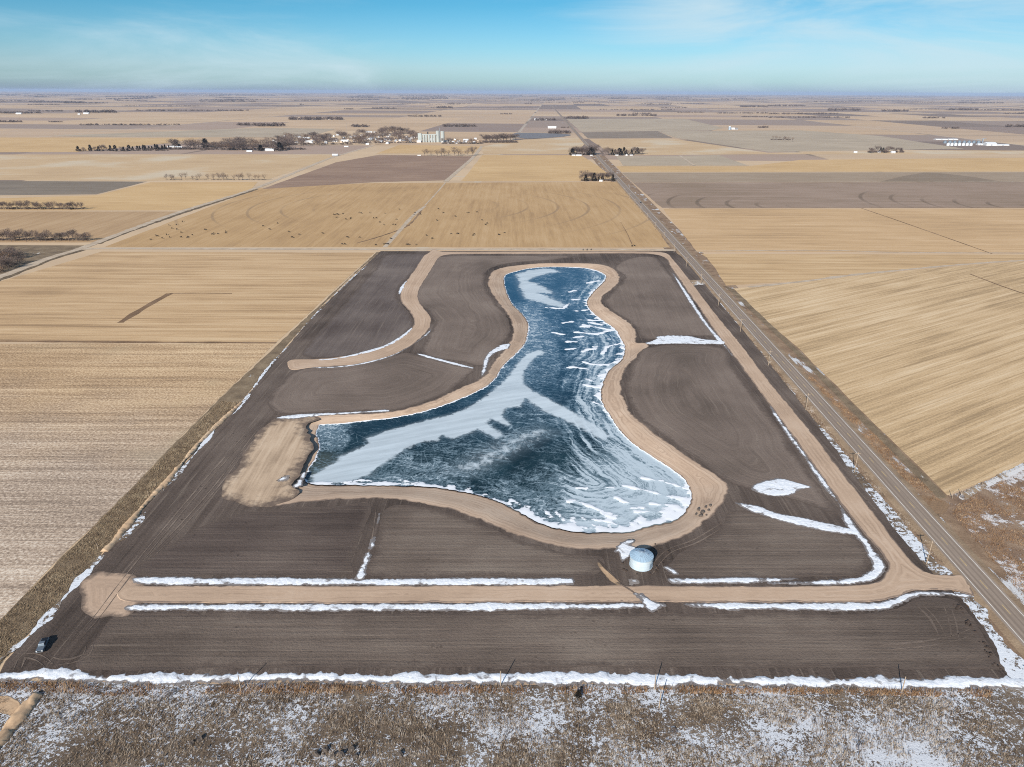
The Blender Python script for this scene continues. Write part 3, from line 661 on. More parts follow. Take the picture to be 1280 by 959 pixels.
dsh = dist_to(V, loops[0])
pale = np.maximum.reduce([poly_mask(V, PALE, 3.2), poly_mask(V, PALE2, 6.0)*.9, poly_mask(V, PALE3, 7.0)*.45])
wob2 = np.array([mnoise.fractal(Vector((x*.16, y*.16, 9)), .8, 2, 4) for x, y in V])
sn = np.zeros(len(V))
for l in SNOWL:
    a = straight(XY(l, LAKE), .7, False); wpx = np.clip(3.0*mpp(np.mean([q[1] for q in l])), .8, 2.6)
    d = dist_to(V, a); sn = np.maximum(sn, np.clip(1.15-d/wpx*.8+wob2*.9, 0, 1))
# drifted snow against the downwind shores
south = np.clip((v-596)/12, 0, 1)*np.clip((u-375)/30, 0, 1)*np.clip((872-u)/30, 0, 1)
wd = .65+3.0*south + 3.5*np.clip((u-660)/60, 0, 1)*np.clip((v-615)/20, 0, 1) + 1.2*np.clip((u-700)/20, 0, 1)*np.clip((520-v)/10, 0, 1)
wd = wd*np.clip(.7+wob2*2.0, .02, 2.4)
sn = np.maximum(sn, np.clip(1.35-dsh/np.maximum(wd, .05), 0, 1))
shal = np.clip((430-u)/20, 0, 1)*np.clip((v-560)/10, 0, 1)*np.clip((600-v)/6, 0, 1)
zl = LAKE + .28*np.clip(sn, 0, 1)**1.5
me = mesh_np('lake', np.column_stack([V, zl]), T)
me.polygons.foreach_set('use_smooth', [True]*len(me.polygons))
east = np.clip((u-690)/25, 0, 1)
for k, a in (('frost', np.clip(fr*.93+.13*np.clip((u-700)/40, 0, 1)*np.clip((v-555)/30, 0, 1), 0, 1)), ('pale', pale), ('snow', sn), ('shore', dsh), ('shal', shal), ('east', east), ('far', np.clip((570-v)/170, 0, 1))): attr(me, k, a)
m = N('lake_ice', .3, .12)
po = m.pos(); fr_, pa_, sn_, sh_, ea_ = (m.attr(k) for k in ('frost', 'pale', 'snow', 'shore', 'east'))
xo = m.xyz(po)
wv = m.mix(1.0, m.n('ShaderNodeNewGeometry').outputs['Position'], m.noise(po, .12, 3, .6, col=True), 'ADD')
c1 = m.vor(m.mp((1, .8, 1), v=wv), .55, 'DISTANCE_TO_EDGE'); c2 = m.vor(m.mp((1, .7, 1), v=wv), .06, 'DISTANCE_TO_EDGE')
crack = m.math('MULTIPLY', m.map(c1, .11, .0), m.map(m.noise(po, .07, 3), .42, .62, .1, .5))
big = m.math('MULTIPLY', m.map(c2, .012, .0, 0, .4), m.map(m.noise(po, .03, 3), .45, .6))
spk = m.map(m.noise(m.mp((.75, .45, 1), .5), 1, 5, .74, .9), .25, .75, 0, 1, False)
fx = m.math('ADD', sh_, m.math('MULTIPLY', m.noise(po, .07, 4, .6), 7.0))
strand = m.map(m.noise(m.comb(m.math('MULTIPLY', fx, .42), m.math('MULTIPLY', xo[0], .03), m.math('MULTIPLY', xo[1], .022)), 1, 6, .66, .3), .3, .7, 0, 1)
tex = m.math('ADD', m.math('MULTIPLY', m.math('SUBTRACT', strand, .5), m.math('MULTIPLY', ea_, m.math('MULTIPLY_ADD', m.attr('far'), -.75, 1.2))), m.math('MULTIPLY', m.math('SUBTRACT', spk, .5), m.math('MULTIPLY_ADD', ea_, -.4, .7)))
amp = m.math('MULTIPLY_ADD', m.math('SUBTRACT', 1.0, m.math('ABSOLUTE', m.math('MULTIPLY_ADD', fr_, 2.0, -.9))), 1.15, .5)
fz = m.math('MULTIPLY_ADD', tex, m.math('MULTIPLY', amp, m.map(fr_, 0, .16, .3, 1)), fr_)
fz = m.math('MAXIMUM', fz, m.math('MULTIPLY', crack, m.map(fr_, 0, .3, .35, 1.0)))
fz = m.math('MAXIMUM', fz, big)
w1 = m.math('ABSOLUTE', m.math('MULTIPLY_ADD', m.noise(m.mp((.05, .11, 1), .35, v=None), 1, 5, .6, 1.2), 2.0, -1.0))
w2 = m.math('ABSOLUTE', m.math('MULTIPLY_ADD', m.noise(m.mp((.16, .3, 1), -.3), 1, 4, .6, 1.5), 2.0, -1.0))
wisp = m.math('ADD', m.math('MULTIPLY', m.map(w1, .07, .0), .42), m.math('MULTIPLY', m.map(w2, .10, .0), .22))
fz = m.math('ADD', fz, m.math('MULTIPLY', wisp, m.map(fr_, .0, .2, .35, 1.0)))
pz = m.math('MULTIPLY', m.map(m.math('MULTIPLY_ADD', m.math('SUBTRACT', m.noise(po, .22, 6, .7, .5), .5), 1.15, pa_), .20, .56), m.map(m.noise(m.mp((.03, .25, 1), -.45), 1, 4, .6), .25, .75, .72, 1.0))
pz = m.math('MAXIMUM', pz, m.math('MULTIPLY', pa_, .3))
deep = m.ramp(m.noise(po, .05, 4, .6), [(.3, (10,30,35)), (.7, (30,56,64))])
deep = m.mix(m.math('MULTIPLY', m.attr('far'), .75), deep, (34,74,100))  # blue of the reflected sky painted into the farther ice
deep = m.mix(m.math('MULTIPLY', m.attr('shal'), .8), deep, (66,72,62))
mid = m.mix(m.map(fz, .05, .6), deep, m.mix(m.attr('far'), (106,127,138), (88,120,144)))  # farther frost painted bluer too, as sky reflection
ic = m.mix(m.map(fz, .52, 1.1), mid, (186,200,208))
ic = m.mix(pz, ic, (200,212,219))
kn = m.math('MULTIPLY_ADD', m.math('SUBTRACT', m.noise(m.mp((.42, 1.0, 1), .25), 1, 5, .72, .6), .5), 1.5, sn_)
kn = m.math('MULTIPLY_ADD', m.math('SUBTRACT', m.noise(m.mp((.10, .7, 1), .55), 1, 3, .6), .5), .7, kn)
kn = m.map(kn, .42, .62)
ic = m.mix(kn, ic, (236,239,243))
m.col(ic)
m.put(m.b.inputs['Roughness'], m.map(m.math('MAXIMUM', m.math('MAXIMUM', pz, kn), fz), 0, .8, .22, .75))
m.bump(m.math('ADD', m.math('MULTIPLY', kn, 1.0), m.math('MULTIPLY', spk, .25)), .4, .15)
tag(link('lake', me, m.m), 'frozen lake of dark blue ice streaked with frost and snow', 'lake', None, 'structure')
# --- drifted snow
M['snow'] = snow_mat('snow', .42, (104,94,88)); M['snowd'] = snow_mat('snow_dirty', .6)
def drift(px, label, h=.4, z=PAD+.05, mat='snow', js=.55, sp=.8, jf=1.1, sm=True):
    h *= .4
    a = XY(px, z+.1); a = smooth(a, .45) if sm else straight(a, .45)
    a = jag(jag(a, js*1.1, .09, len(label)*.3, 2), js, jf, len(label)*.7, 5)
    def zf(V, loops):
        d = dist_to(V, loops[0])
        nz = np.array([mnoise.fractal(Vector((x*.35, y*.35, 2)), .9, 2, 3) for x, y in V])
        return z + h*(1-np.exp(-d/.5))*(1+.5*nz)
    return sheet('snow_drift', a, M[mat], spacing=sp, zf=zf, flow=True, label=label, cat='snow', kind='stuff')
D = drift
D([(167,722.5),(200,720.8),(300,721.5),(440,722.5),(450,724),(462,723),(520,722),(640,722),(700,721.5),(716,723),(719,726),(714,730.5),(640,732),(450,732),(300,732),(200,731.5),(172,729)], 'long white snow drift on the upper side of the lower gravel road')
D([(444,723),(452,704),(455,694),(461,690),(464,696),(458,710),(456,723)], 'snow in the foot of the ditch between the two lower lots')
D([(461,684),(465,672),(470,671),(468,681),(463,687)], 'snow patch midway along the ditch between the lower lots', .3)
D([(470,654),(474,641),(476,641),(473,655)], 'small snow streak at the head of the ditch between lots', .2)
D([(150,762),(160,757),(180,754.8),(230,755),(330,754.5),(480,754),(640,753.2),(760,753.2),(800,753.8),(808,756),(806,760),(760,762),(640,763),(480,764),(330,763.5),(230,763.5),(175,763)], 'long white snow drift on the lower side of the gravel road')
D([(790,741),(803,741.5),(813,749),(820,752),(832,756),(826,760),(815,764),(806,758),(800,750)], 'snow tongue spilling across the gravel road below the round bin', .25, PAD+.17)
D([(853,755),(862,752.8),(870,752.8),(900,753),(960,753.2),(1060,753.5),(1095,752.8),(1112,748),(1128,741.5),(1150,738.5),(1190,740),(1214,743),(1216,747),(1205,748),(1192,745),(1165,745),(1150,745),(1137,751),(1122,757),(1105,762),(1060,762.5),(960,762),(900,761.5),(865,759)], 'snow drift bending round the inside of the road entrance')
D([(834,726),(838,721.5),(860,721.5),(900,721),(960,721.5),(990,722),(1000,724),(960,728.5),(900,730),(860,730.5),(842,730)], 'short snow drift beside the road right of the bin')
D([(960,729),(1000,726),(1045,724),(1060,723),(1075,721),(1085,715),(1090,708),(1086,695),(1078,680),(1068,668),(1055,650),(1048,630),(1030,610),(1015,590),(1005,572),(985,545),(968,520),(962,506),(967,510),(985,538),(1010,572),(1032,600),(1045,622),(1060,645),(1074,663),(1085,678),(1095,690),(1104,702),(1106,711),(1100,720),(1085,727),(1050,731),(1000,731)], 'curved snow drift inside the lower right road corner', .45)
D([(918,628),(930,629),(950,633),(975,642),(1010,648),(1040,655),(1070,662),(1074,668),(1050,667),(1020,662),(985,654),(960,646),(935,638)], 'slanting snow drift running from the lake corner to the road')
D([(940,612),(945,605),(962,599),(980,598.5),(1000,604),(1016,609),(1000,612),(990,618),(980,620),(960,619.5)], 'leaf shaped snow patch on the soil near the lower right road', .35)
D([(840,341),(843,343),(862,370),(885,405),(905,428),(900,429),(878,402),(858,372)], 'straight snow drift beside the upper right road', .4, js=.35)
D([(806,428.5),(820,424),(822,420.5),(840,419.5),(860,420),(880,424),(904,426.5),(904,430),(880,430),(840,430),(815,431)], 'ragged snow patch between the two right hand lots', .4, js=.9)
D([(904,430),(906,431),(917,445),(914,444)], 'thin snow streak trailing below the ragged patch', .2)
D([(346,522),(365,518),(395,516.5),(430,515),(485,512),(486,514),(445,517),(400,520),(370,523),(350,523)], 'snow drift above the left arm of the lake')
D([(521,442),(530,443),(560,451),(592,459.5),(590,461),(560,454),(530,446)], 'thin slanting snow line left of the lake', .3, js=.3)
D([(603,460),(606,447),(615,437),(628,431),(637,430),(634,436),(620,441),(612,448),(608,462),(602,470)], 'lumpy snow drift on the left lake bank', .5)
D([(395,449.5),(420,447),(450,440.5),(480,431.5),(500,420.5),(514,409.5),(516,412),(503,423),(484,433.5),(455,442.5),(422,449),(397,451)], 'curved snow drift on the upper side of the curving lane', .4, js=.3)
D([(498,366),(502,356),(510,350),(507,358),(500,368)], 'small snow patch left of the curving lane', .3)
D([(388,459),(420,458),(455,452.8),(490,443),(520,427.5),(538,412),(536,417),(515,431.5),(490,445),(455,455),(415,460)], 'thin snow line on the lower side of the curving lane', .25, js=.3)
D([(768,690),(771,683),(778,677),(790,674),(793,677),(788,681),(796,684),(800,687),(795,690),(790,692),(786,697),(778,703),(774,697),(773,690)], 'broken snow patch behind the round steel bin', .25)
D([(830,708),(838,709),(847,716),(844,718),(835,713)], 'small snow patch right of the round steel bin', .2)
D([(786,723),(797,724),(799,729),(788,731)], 'small snow patch below the round steel bin', .2, mat='snowd')
D([(365,607),(372,600),(378,591),(384,590),(380,600),(378,607),(368,610)], 'snow on the shore at the left tip of the lake', .35)
D([(346,600),(356,594),(362,595),(358,601),(348,602)], 'thin snow on the pale sand left of the lake', .15, mat='snowd')
D([(-60,843),(20,841),(40,838),(58,832),(70,834.5),(100,836),(120,840.5),(135,843),(170,841.5),(200,840),(260,840.5),(320,839),(420,839),(500,840.5),(640,840.5),(680,838),(730,838),(780,840),(840,843),(960,844.5),(1000,845),(1060,846.5),(1110,847.5),(1200,844),(1250,843),(1290,846),(1330,850),(1330,862),(1250,861),(1180,862),(1120,862),(1060,860),(960,857.5),(880,857),(780,857),(700,857),(640,855.5),(560,855.5),(480,856),(400,853.5),(320,852.5),(240,854),(135,855.5),(100,853),(60,849),(20,848.5),(-60,850)], 'long deep snow drift along the bottom edge of the bare lots', .9, .12, js=1.1, jf=1.0, sp=1.0)
def patch(px, mat, label, z=.12, name='snow_patch', js=.8, jf=.3):
    return sheet(name, jag(smooth(XY(px, z), 1.0), js, jf, 6.), M[mat], z, label=label, cat='snow', kind='stuff')
M['ditchsnow'] = patchy_mat('ditch_snow', (80,68,58), (112,96,80), (146,128,106), .465, .5, (222,226,231), (.9, .9))
M['thinsnow'] = patchy_mat('thin_snow', (122,102,82), (158,136,112), (186,166,140), .5, .3, (216,214,212), (1, .3))
patch([(874,357),(885,362),(905,384),(930,415),(958,450),(985,488),(1006,513),(1034,541),(1062,574),(1087,605),(1112,632),(1142,668),(1167,698),(1190,715),(1184,719),(1163,716.5),(1150,707),(1130,679),(1102,644),(1072,606),(1052,582),(1027,553),(1003,516),(979,483),(953,450),(928,420),(902,386),(880,366)], 'ditchsnow', 'grassy ditch snow between the right gravel road and the highway')
patch([(1192,739),(1215,743),(1217,750),(1232,762),(1242,785),(1264,812),(1296,838),(1300,850),(1262,846),(1250,820),(1238,797),(1225,777),(1205,753)], 'ditchsnow', 'streaky snow bank beside the highway at the lower right corner', .3)
patch([(1032,500),(1045,515),(1065,540),(1085,562),(1105,585),(1128,612),(1150,618),(1135,620),(1110,597),(1090,575),(1068,550),(1045,523),(1028,503)], 'thinsnow', 'thin snow strip on the far verge of the highway')
patch([(1163,641),(1172,641),(1190,665),(1215,695),(1240,722),(1232,723),(1207,699),(1180,667)], 'ditchsnow', 'white snow strip on the far verge below the field entrance')
patch([(1245,729),(1262,741),(1290,770),(1290,782),(1262,753),(1248,736)], 'ditchsnow', 'snow patch on the far verge near the right frame edge')
patch([(905,366),(945,410),(990,460),(1030,500),(1022,499),(983,462),(938,412)], 'thinsnow', 'pale frosty strip along the upper far verge of the highway')
patch([(1198,618),(1240,598),(1290,574),(1292,582),(1240,606),(1204,625)], 'thinsnow', 'frosty strip under the fence of the rusty pasture', .16)
patch([(862,350.5),(886,351),(888,354.5),(866,356.5)], 'thinsnow', 'pale crossing between the right gravel road and the highway', PAD+.1)
patch([(640,168),(655,166),(705,167.5),(712,169.5),(690,172),(655,173)], 'snow', 'white snow patch by the trees left of the far highway', .5, js=3, jf=.03)
for a, wd, lb in (([(360,433),(335,460),(300,509),(290,519)], 2.2, 'snow streak along the upper left boundary bank'), ([(274,530),(250,560),(225,590),(200,618)], 2.2, 'snow streak beside the tan ridge on the left boundary'), ([(182,640),(163,664),(140,682)], 3.0, 'snow in the notch below the tan ridge'), ([(128,694),(105,720),(85,742),(60,771),(30,801),(0,825)], 4.0, 'broad snow streak at the lower left boundary'), ([(458,333),(440,348),(400,387),(370,420)], 1.4, 'thin snow line along the upper left boundary')):
    sheet('snow_patch', jag(ribbon(smooth(XY(a, .2), 1.0, False), [wd*.1, wd*.75, wd*.35, wd*.8, wd*.1], wj=1.3, seed=wd), .6, .4), M['ditchsnow'], .30, label=lb, cat='snow', kind='stuff')
M['scar'] = sand_mat('sand_scar', (196,166,134), (160,132,106), (212,188,158), .7, edge=(140,120,98), ew=.35)
def ridge(name, px, wd, h, mat, label, z=.1):
    l = smooth(XY(px, z), 1.5, False); o = jag(ribbon(l, wd, wj=.5, seed=3), .4, .3)
    def zf(V, loops):
        d = dist_to(V, loops[0]); return z+h*np.clip(d/(wd*.45), 0, 1)**.8*(1+.4*np.array([mnoise.noise(Vector((x*.4, y*.4, 1))) for x, y in V]))
    return sheet(name, o, M[mat], spacing=.7, zf=zf, flow=True, label=label, cat='bank', kind='structure')
ridge('bank', [(302,503),(252,551),(207,604),(190,621),(165,650),(141,679),(130,690)], 2.4, .8, 'scar', 'narrow tan earth ridge along the left boundary', .2)
ridge('bank', [(48,868),(30,888),(10,914),(-14,945)], 3.2, 1.1, 'scar', 'pale earth bank added to cast the gully shadow at the lower left corner', .05)  # no trench dug: bank added so its cast shadow draws the gully
sheet('sand', jag(smooth(XY([(-20,876),(8,870),(24,878),(26,888),(16,896),(4,892),(-20,890)], .1), 1), .6, .4), M['scar'], .1, flow=True, spacing=1.2, label='yellow sand scar by the gully at the lower left', cat='sand')
sheet('sand', jag(smooth(XY([(747,703),(752,704),(763,715),(776,729),(772,732),(758,721),(750,711)], PAD+.08), 1), .35, .4), M['scar'], PAD+.08, spacing=1.5, flow=True, label='tan sand strip slanting to the road left of the bin', cat='sand')
sheet('soil', jag(smooth(XY([(1118,618),(1150,618),(1180,626),(1188,634),(1176,642),(1160,640),(1140,632)], .13), 2), .6, .2), M['track'], .13, label='brown bare field entrance right of the highway', cat='soil')

# ------------------------------------------------------------------ dry grass (real blades, too many to count)
def grass_mat(name, cols):
    m = N(name, .9, .1); m.col(m.ramp(m.attr('tone'), [(i/(len(cols)-1), c) for i, c in enumerate(cols)])); return m.m
M['grass'] = grass_mat('dry_grass', [(68,56,48), (110,95,80), (146,129,110), (176,164,150), (200,196,192)])
M['grassr'] = grass_mat('rust_grass', [(90,68,50), (132,102,76), (160,130,100), (188,168,142)])
M['grasso'] = grass_mat('olive_grass', [(96,82,68), (134,116,95), (164,146,121), (190,175,150)])
def tufts(name, poly, n, h, mat, label, wd=.13, z=.05, clump=.1, thr=-.15):
    mn, mx = poly.min(0), poly.max(0)
    p = RS.uniform(mn, mx, (int(n*2.2), 2)); p = p[inside(p, poly)]
    k = np.array([mnoise.fractal(Vector((x*clump, y*clump, 7)), .8, 2, 3) for x, y in p]); keep = k > thr+RS.normal(0, .18, len(p)); p, k = p[keep][:n], k[keep][:n]
    V, T, C = [], [], []
    B = 3
    m_ = len(p)
    base = np.repeat(p, B, 0)+RS.normal(0, .08, (m_*B, 2)); kk = np.repeat(k, B)
    a = RS.uniform(0, 2*PI, m_*B); hh = h*RS.uniform(.45, 1.2, m_*B)*(1+kk*.5); w = wd*RS.uniform(.6, 1.3, m_*B)
    lean = RS.normal(0, .32, (m_*B, 2))*hh[:, None]+np.array([.12, .1])*hh[:, None]
    dx = np.stack([np.cos(a), np.sin(a)], 1)*w[:, None]/2
    v0 = np.column_stack([base-dx, np.full(m_*B, z-.02)]); v1 = np.column_stack([base+dx, np.full(m_*B, z-.02)]); v2 = np.column_stack([base+lean, z+hh])
    V = np.stack([v0, v1, v2], 1).reshape(-1, 3); T = np.arange(len(V)).reshape(-1, 3)
    me = mesh_np(name, V, T)
    fine = np.array([mnoise.fractal(Vector((x*.45, y*.45, 3)), .8, 2, 3) for x, y in p])
    tone = np.clip(np.repeat(RS.normal(.46, .09, m_*B)+kk*.25+np.repeat(fine, B)*.42, 3), 0, 1)
    attr(me, 'tone', tone)
    return tag(link(name, me, M[mat]), label, 'grass', None, 'stuff')
tufts('dry_grass', straight(XY([(-60,864),(60,864),(135,868),(640,868),(960,871),(1250,874),(1420,1150),(-200,1150)]), 20), 64000, .72, 'grass', 'dry frosted winter grass on the snowy pasture at the bottom', .09, thr=-.12)
tufts('tall_grass', jag(straight(XY([(-60,853),(60,852),(135,858),(320,856),(480,858.5),(640,858.5),(960,860),(1240,864),(1240,872),(960,868),(640,868),(320,868),(135,870),(60,866),(-60,866)]), 3), .8, .15), 13000, .95, 'grassr', 'tall brown grass along the foot of the long snow drift', .11, thr=-.25)
tufts('dry_grass', straight(XY([(275,502),(37,738),(-62,840),(-4,836),(80,742),(150,664),(225,581),(298,503)]), 6), 26000, .45, 'grasso', 'dull dry grass on the strip along the left boundary', .09, z=.1, thr=-.7)
tufts('dry_grass', straight(XY([(1188,640),(1204,626),(1290,584),(1400,650),(1400,860),(1290,760)]), 6), 20000, .5, 'grassr', 'rusty grass on the pasture right of the highway', .09, z=.08, thr=-.1)
tufts('dry_grass', straight(XY([(895,372),(912,390),(1030,520),(1195,712),(1205,716),(1192,716),(1165,697),(1060,572),(1000,505),(930,415)]), 6), 9000, .45, 'grass', 'dry grass in the ditch along the near side of the highway', .09, thr=-.15)
tufts('dry_grass', straight(XY([(1005,462),(1095,545),(1178,628),(1160,626),(1090,562),(1000,470)]), 6), 5000, .45, 'grassr', 'dry grass on the far verge of the highway', .09, thr=-.2)

# ------------------------------------------------------------------ trees
M['bark'] = plain('bark', (104,92,84), .9, var=.15, vs=3); 
M['twig'] = plain('twigs', (106,92,86), .95, spec=.05, var=.18, vs=1.2); M['twig2'] = plain('twigs_brown', (118,98,82), .95, spec=.05, var=.18, vs=1.2)
M['twigd'] = plain('twigs_dark', (102,90,84), .95, spec=.05, var=.18, vs=1.2); M['cedar'] = plain('cedar_needles', (52,48,42), .95, spec=.05, var=.3, vs=1.5)
def tris(c, d, L, w):
    """thin twig triangles at centres c, along d"""
    n = len(c); r = RS.normal(0, 1, (n, 3)); s = np.cross(d, r); s /= np.linalg.norm(s, axis=1)[:, None]+1e-9
    V = np.stack([c-s*w[:, None]/2, c+s*w[:, None]/2, c+d*L[:, None]], 1).reshape(-1, 3)
    return V, np.arange(3*n).reshape(-1, 3)
def tree_bare(seed, mat, spread=.42, n=420, h=1.0, low=.16):
    rng = np.random.RandomState(seed)
    root = empty('bare_tree', (0, 0, 0))
    b = MB(); top = Vector((rng.normal(0, .03), rng.normal(0, .03), .55)); b.tube((0, 0, -.02), top*.55, .026, .02, 6); b.tube(top*.55, top, .02, .012, 6)
    tips = []
    for k in range(8):
        a = 2*PI*k/8+rng.uniform(-.3, .3); z0 = rng.uniform(.2, .5); p = top*(z0/.55)
        e = Vector((math.cos(a)*spread*rng.uniform(.5, .85), math.sin(a)*spread*rng.uniform(.5, .85), z0+rng.uniform(.2, .42)))
        b.tube(p, e, .011, .004, 5, False); tips.append(np.array(e))
        for j in range(2):
            q = p.lerp(e, rng.uniform(.4, .8)); e2 = q+Vector((rng.normal(0, .09), rng.normal(0, .09), rng.uniform(.08, .2))); b.tube(q, e2, .006, .002, 4, False); tips.append(np.array(e2))
    tips.append(np.array((top.x, top.y, .8)))
    b.build('trunk', M['bark'], root)
    t = np.array(tips)[rng.randint(0, len(tips), n)]
    c = t+rng.normal(0, .085, (n, 3)); c[:, 2] = np.clip(c[:, 2], low, 1.0)
    d = c-np.array([0, 0, .3]); d /= np.linalg.norm(d, axis=1)[:, None]; d = d+rng.normal(0, .5, (n, 3)); d[:, 2] += .35; d /= np.linalg.norm(d, axis=1)[:, None]
    global RS
    V, T = tris(c, d, rng.uniform(.07, .15, n), rng.uniform(.010, .026, n))
    link('crown', mesh_np('crown', V, T), M[mat], root)
    return root
def tree_cedar(seed, n=420, wd=.26):
    rng = np.random.RandomState(seed); root = empty('cedar_tree', (0, 0, 0))
    MB().tube((0, 0, -.02), (0, 0, .7), .03, .008, 6).build('trunk', M['bark'], root)
    z = rng.uniform(.05, .96, n)**.85; r = (1-z)**.75*wd*rng.uniform(.55, 1.15, n)*(1+.25*np.sin(z*14+seed)); a = rng.uniform(0, 2*PI, n)
    c = np.column_stack([np.cos(a)*r, np.sin(a)*r, z]); d = np.column_stack([np.cos(a), np.sin(a), rng.uniform(.1, .9, n)]); d /= np.linalg.norm(d, axis=1)[:, None]
    V, T = tris(c-d*.05, d, rng.uniform(.09, .17, n), rng.uniform(.05, .09, n))
    link('crown', mesh_np('crown', V, T), M['cedar'], root); return root
def bush(seed, mat):
    rng = np.random.RandomState(seed); root = empty('bush', (0, 0, 0))
    b = MB()
    for k in range(7):
        a = rng.uniform(0, 2*PI); b.tube((0, 0, -.02), (math.cos(a)*.3, math.sin(a)*.3, rng.uniform(.4, .75)), .02, .006, 5, False)
    b.build('stem', M['bark'], root); n = 360
    q = rng.normal(0, 1, (n, 3)); q /= np.linalg.norm(q, axis=1)[:, None]; c = q*rng.uniform(.3, 1, n)[:, None]**.6*np.array([.5, .5, .42])+np.array([0, 0, .42]); c[:, 2] = np.abs(c[:, 2])
    d = q+rng.normal(0, .4, (n, 3)); d[:, 2] += .4; d /= np.linalg.norm(d, axis=1)[:, None]
    V, T = tris(c, d, rng.uniform(.10, .22, n), rng.uniform(.02, .04, n))
    link('crown', mesh_np('crown', V, T), M[mat], root); return root
PROTO = {'bare': [tree_bare(1, 'twig'), tree_bare(2, 'twig', .48), tree_bare(3, 'twig2', .4)], 'dense': [tree_bare(4, 'twigd', .44, 760, low=.08), tree_bare(5, 'twigd', .5, 760, low=.08), tree_bare(6, 'twig', .46, 700, low=.08)],
         'thin': [tree_bare(7, 'twig2', .4, 200), tree_bare(8, 'twig2', .34, 180)], 'cedar': [tree_cedar(9), tree_cedar(10, wd=.32)], 'bush': [bush(11, 'twigd'), bush(12, 'twig2')]}
USED = set()
NTREE = [0]; CNT = {}
def tree(kind, x, y, h, label, group, wide=1.0, cat='tree'):
    pr = random.choice(PROTO[kind]); o = pr if pr.name not in USED else copy_tree(pr)
    if o is pr: USED.add(pr.name)
    o.location = (x, y, 0); o.rotation_euler.z = random.uniform(0, 6.28); o.scale = (h*wide, h*wide, h)
    tag(o, label, cat, group); NTREE[0] += 1; CNT[kind] = CNT.get(kind, 0)+1
    return o
def row(kinds, a, b, n, h, label, group, dv=1.5, wide=1.15, jx=1.0):
    for i in range(n):
        t = (i+.5)/n; u = a[0]+(b[0]-a[0])*t+random.uniform(-.4, .4)*abs(b[0]-a[0])/n*jx; v = a[1]+(b[1]-a[1])*t+random.uniform(-dv, dv)*.5
        p = P(u, v); tree(random.choice(kinds), p.x, p.y, h*mpp(v)*random.uniform(.75, 1.15), label, group, wide*random.uniform(.85, 1.25))
def scatter(kinds, pts, n, h, label, group, wide=1.2):
    poly = np.array(pts, float); mn, mx = poly.min(0), poly.max(0); k = 0
    while k < n:
        q = RS.uniform(mn, mx)
        if inside(q[None], poly)[0]:
            p = P(*q); tree(random.choice(kinds), p.x, p.y, h*mpp(q[1])*random.uniform(.7, 1.2), label, group, wide*random.uniform(.85, 1.3)); k += 1
row(['dense'], (-6, 262), (106, 262.5), 22, 9.5, 'dense bare tree in the upper of the two left edge rows', 'trees in the upper left row', 2, 1.0)
row(['dense'], (-6, 301), (112, 300.5), 20, 11.5, 'dense bare tree in the lower of the two left edge rows', 'trees in the lower left row', 3, 1.0)
scatter(['dense', 'bush', 'bush'], [(-20,316),(30,318),(42,324),(44,331),(10,341),(-20,346)], 24, 11, 'grey brown shrub in the thicket at the left edge', 'shrubs of the left thicket', 1.3)
row(['thin', 'thin', 'bare'], (203, 225), (335, 225.5), 20, 8, 'thin bare tree in the open row on the pasture', 'thin trees of the pasture row', .6, 1.0)
row(['dense', 'cedar'], (97, 189.5), (165, 189), 12, 7, 'dark tree in the front row left of the town', 'trees in the front row left of town', 1)
row(['cedar'], (165, 188), (212, 187), 12, 6, 'dark cedar in the windbreak left of the farm roofs', 'cedars of the town windbreak', .6)
scatter(['dense', 'bare', 'cedar'], [(196,184),(250,183),(300,181),(330,182),(382,184),(345,190),(300,189.5),(255,188)], 52, 9.0, 'grey bare tree in the thick belt at the left of town', 'trees of the town belt', 1.9)
scatter(['bare', 'dense', 'bare'], [(330,183),(350,176),(400,173),(470,170),(510,168),(520,172),(520,179),(480,181),(440,181),(380,184)], 76, 8.0, 'bare tree standing among the town houses', 'trees among the town houses', 1.7)
row(['dense'], (475, 168), (511, 167), 9, 8, 'tall bare tree behind the town houses', 'trees behind the town', 1.5)
row(['dense', 'bare'], (552, 178.5), (604, 180), 10, 6, 'bare tree right of the grain elevator', 'trees right of the elevator', 2)
row(['dense'], (604, 178), (646, 175), 12, 8, 'bare tree in the thick grove right of the elevator', 'grove right of the elevator', 2, 1.8)
row(['thin', 'bare'], (527, 195), (586, 195.5), 11, 9, 'thin bare tree along the edge of the brown field', 'thin trees by the brown field', 1.5)
pp = P(591, 195); tree('dense', pp.x, pp.y, 21, 'single round dark tree beside the pale lane', None, 1.0)
row(['dense', 'cedar', 'dense'], (714, 194), (745, 193.5), 12, 10, 'dark tree in the grove left of the far highway', 'grove left of the highway', 1.5, 1.5)
row(['dense', 'cedar'], (752, 194), (804, 193), 18, 8, 'dark tree in the row right of the far highway', 'tree row right of the highway', 2)
row(['dense', 'cedar', 'dense'], (726, 226), (768, 226), 16, 9.5, 'dark tree in the small grove at the field corner', 'grove at the field corner', 2, 1.0)
row(['dense', 'cedar'], (1085, 191), (1129, 190.5), 11, 6.5, 'dark tree around the farmstead right of the highway', 'farmstead trees at right', 2)
row(['thin', 'bare'], (963, 173), (992, 177), 8, 5, 'small bare tree in the short slanting row', 'short slanting tree row', 1)

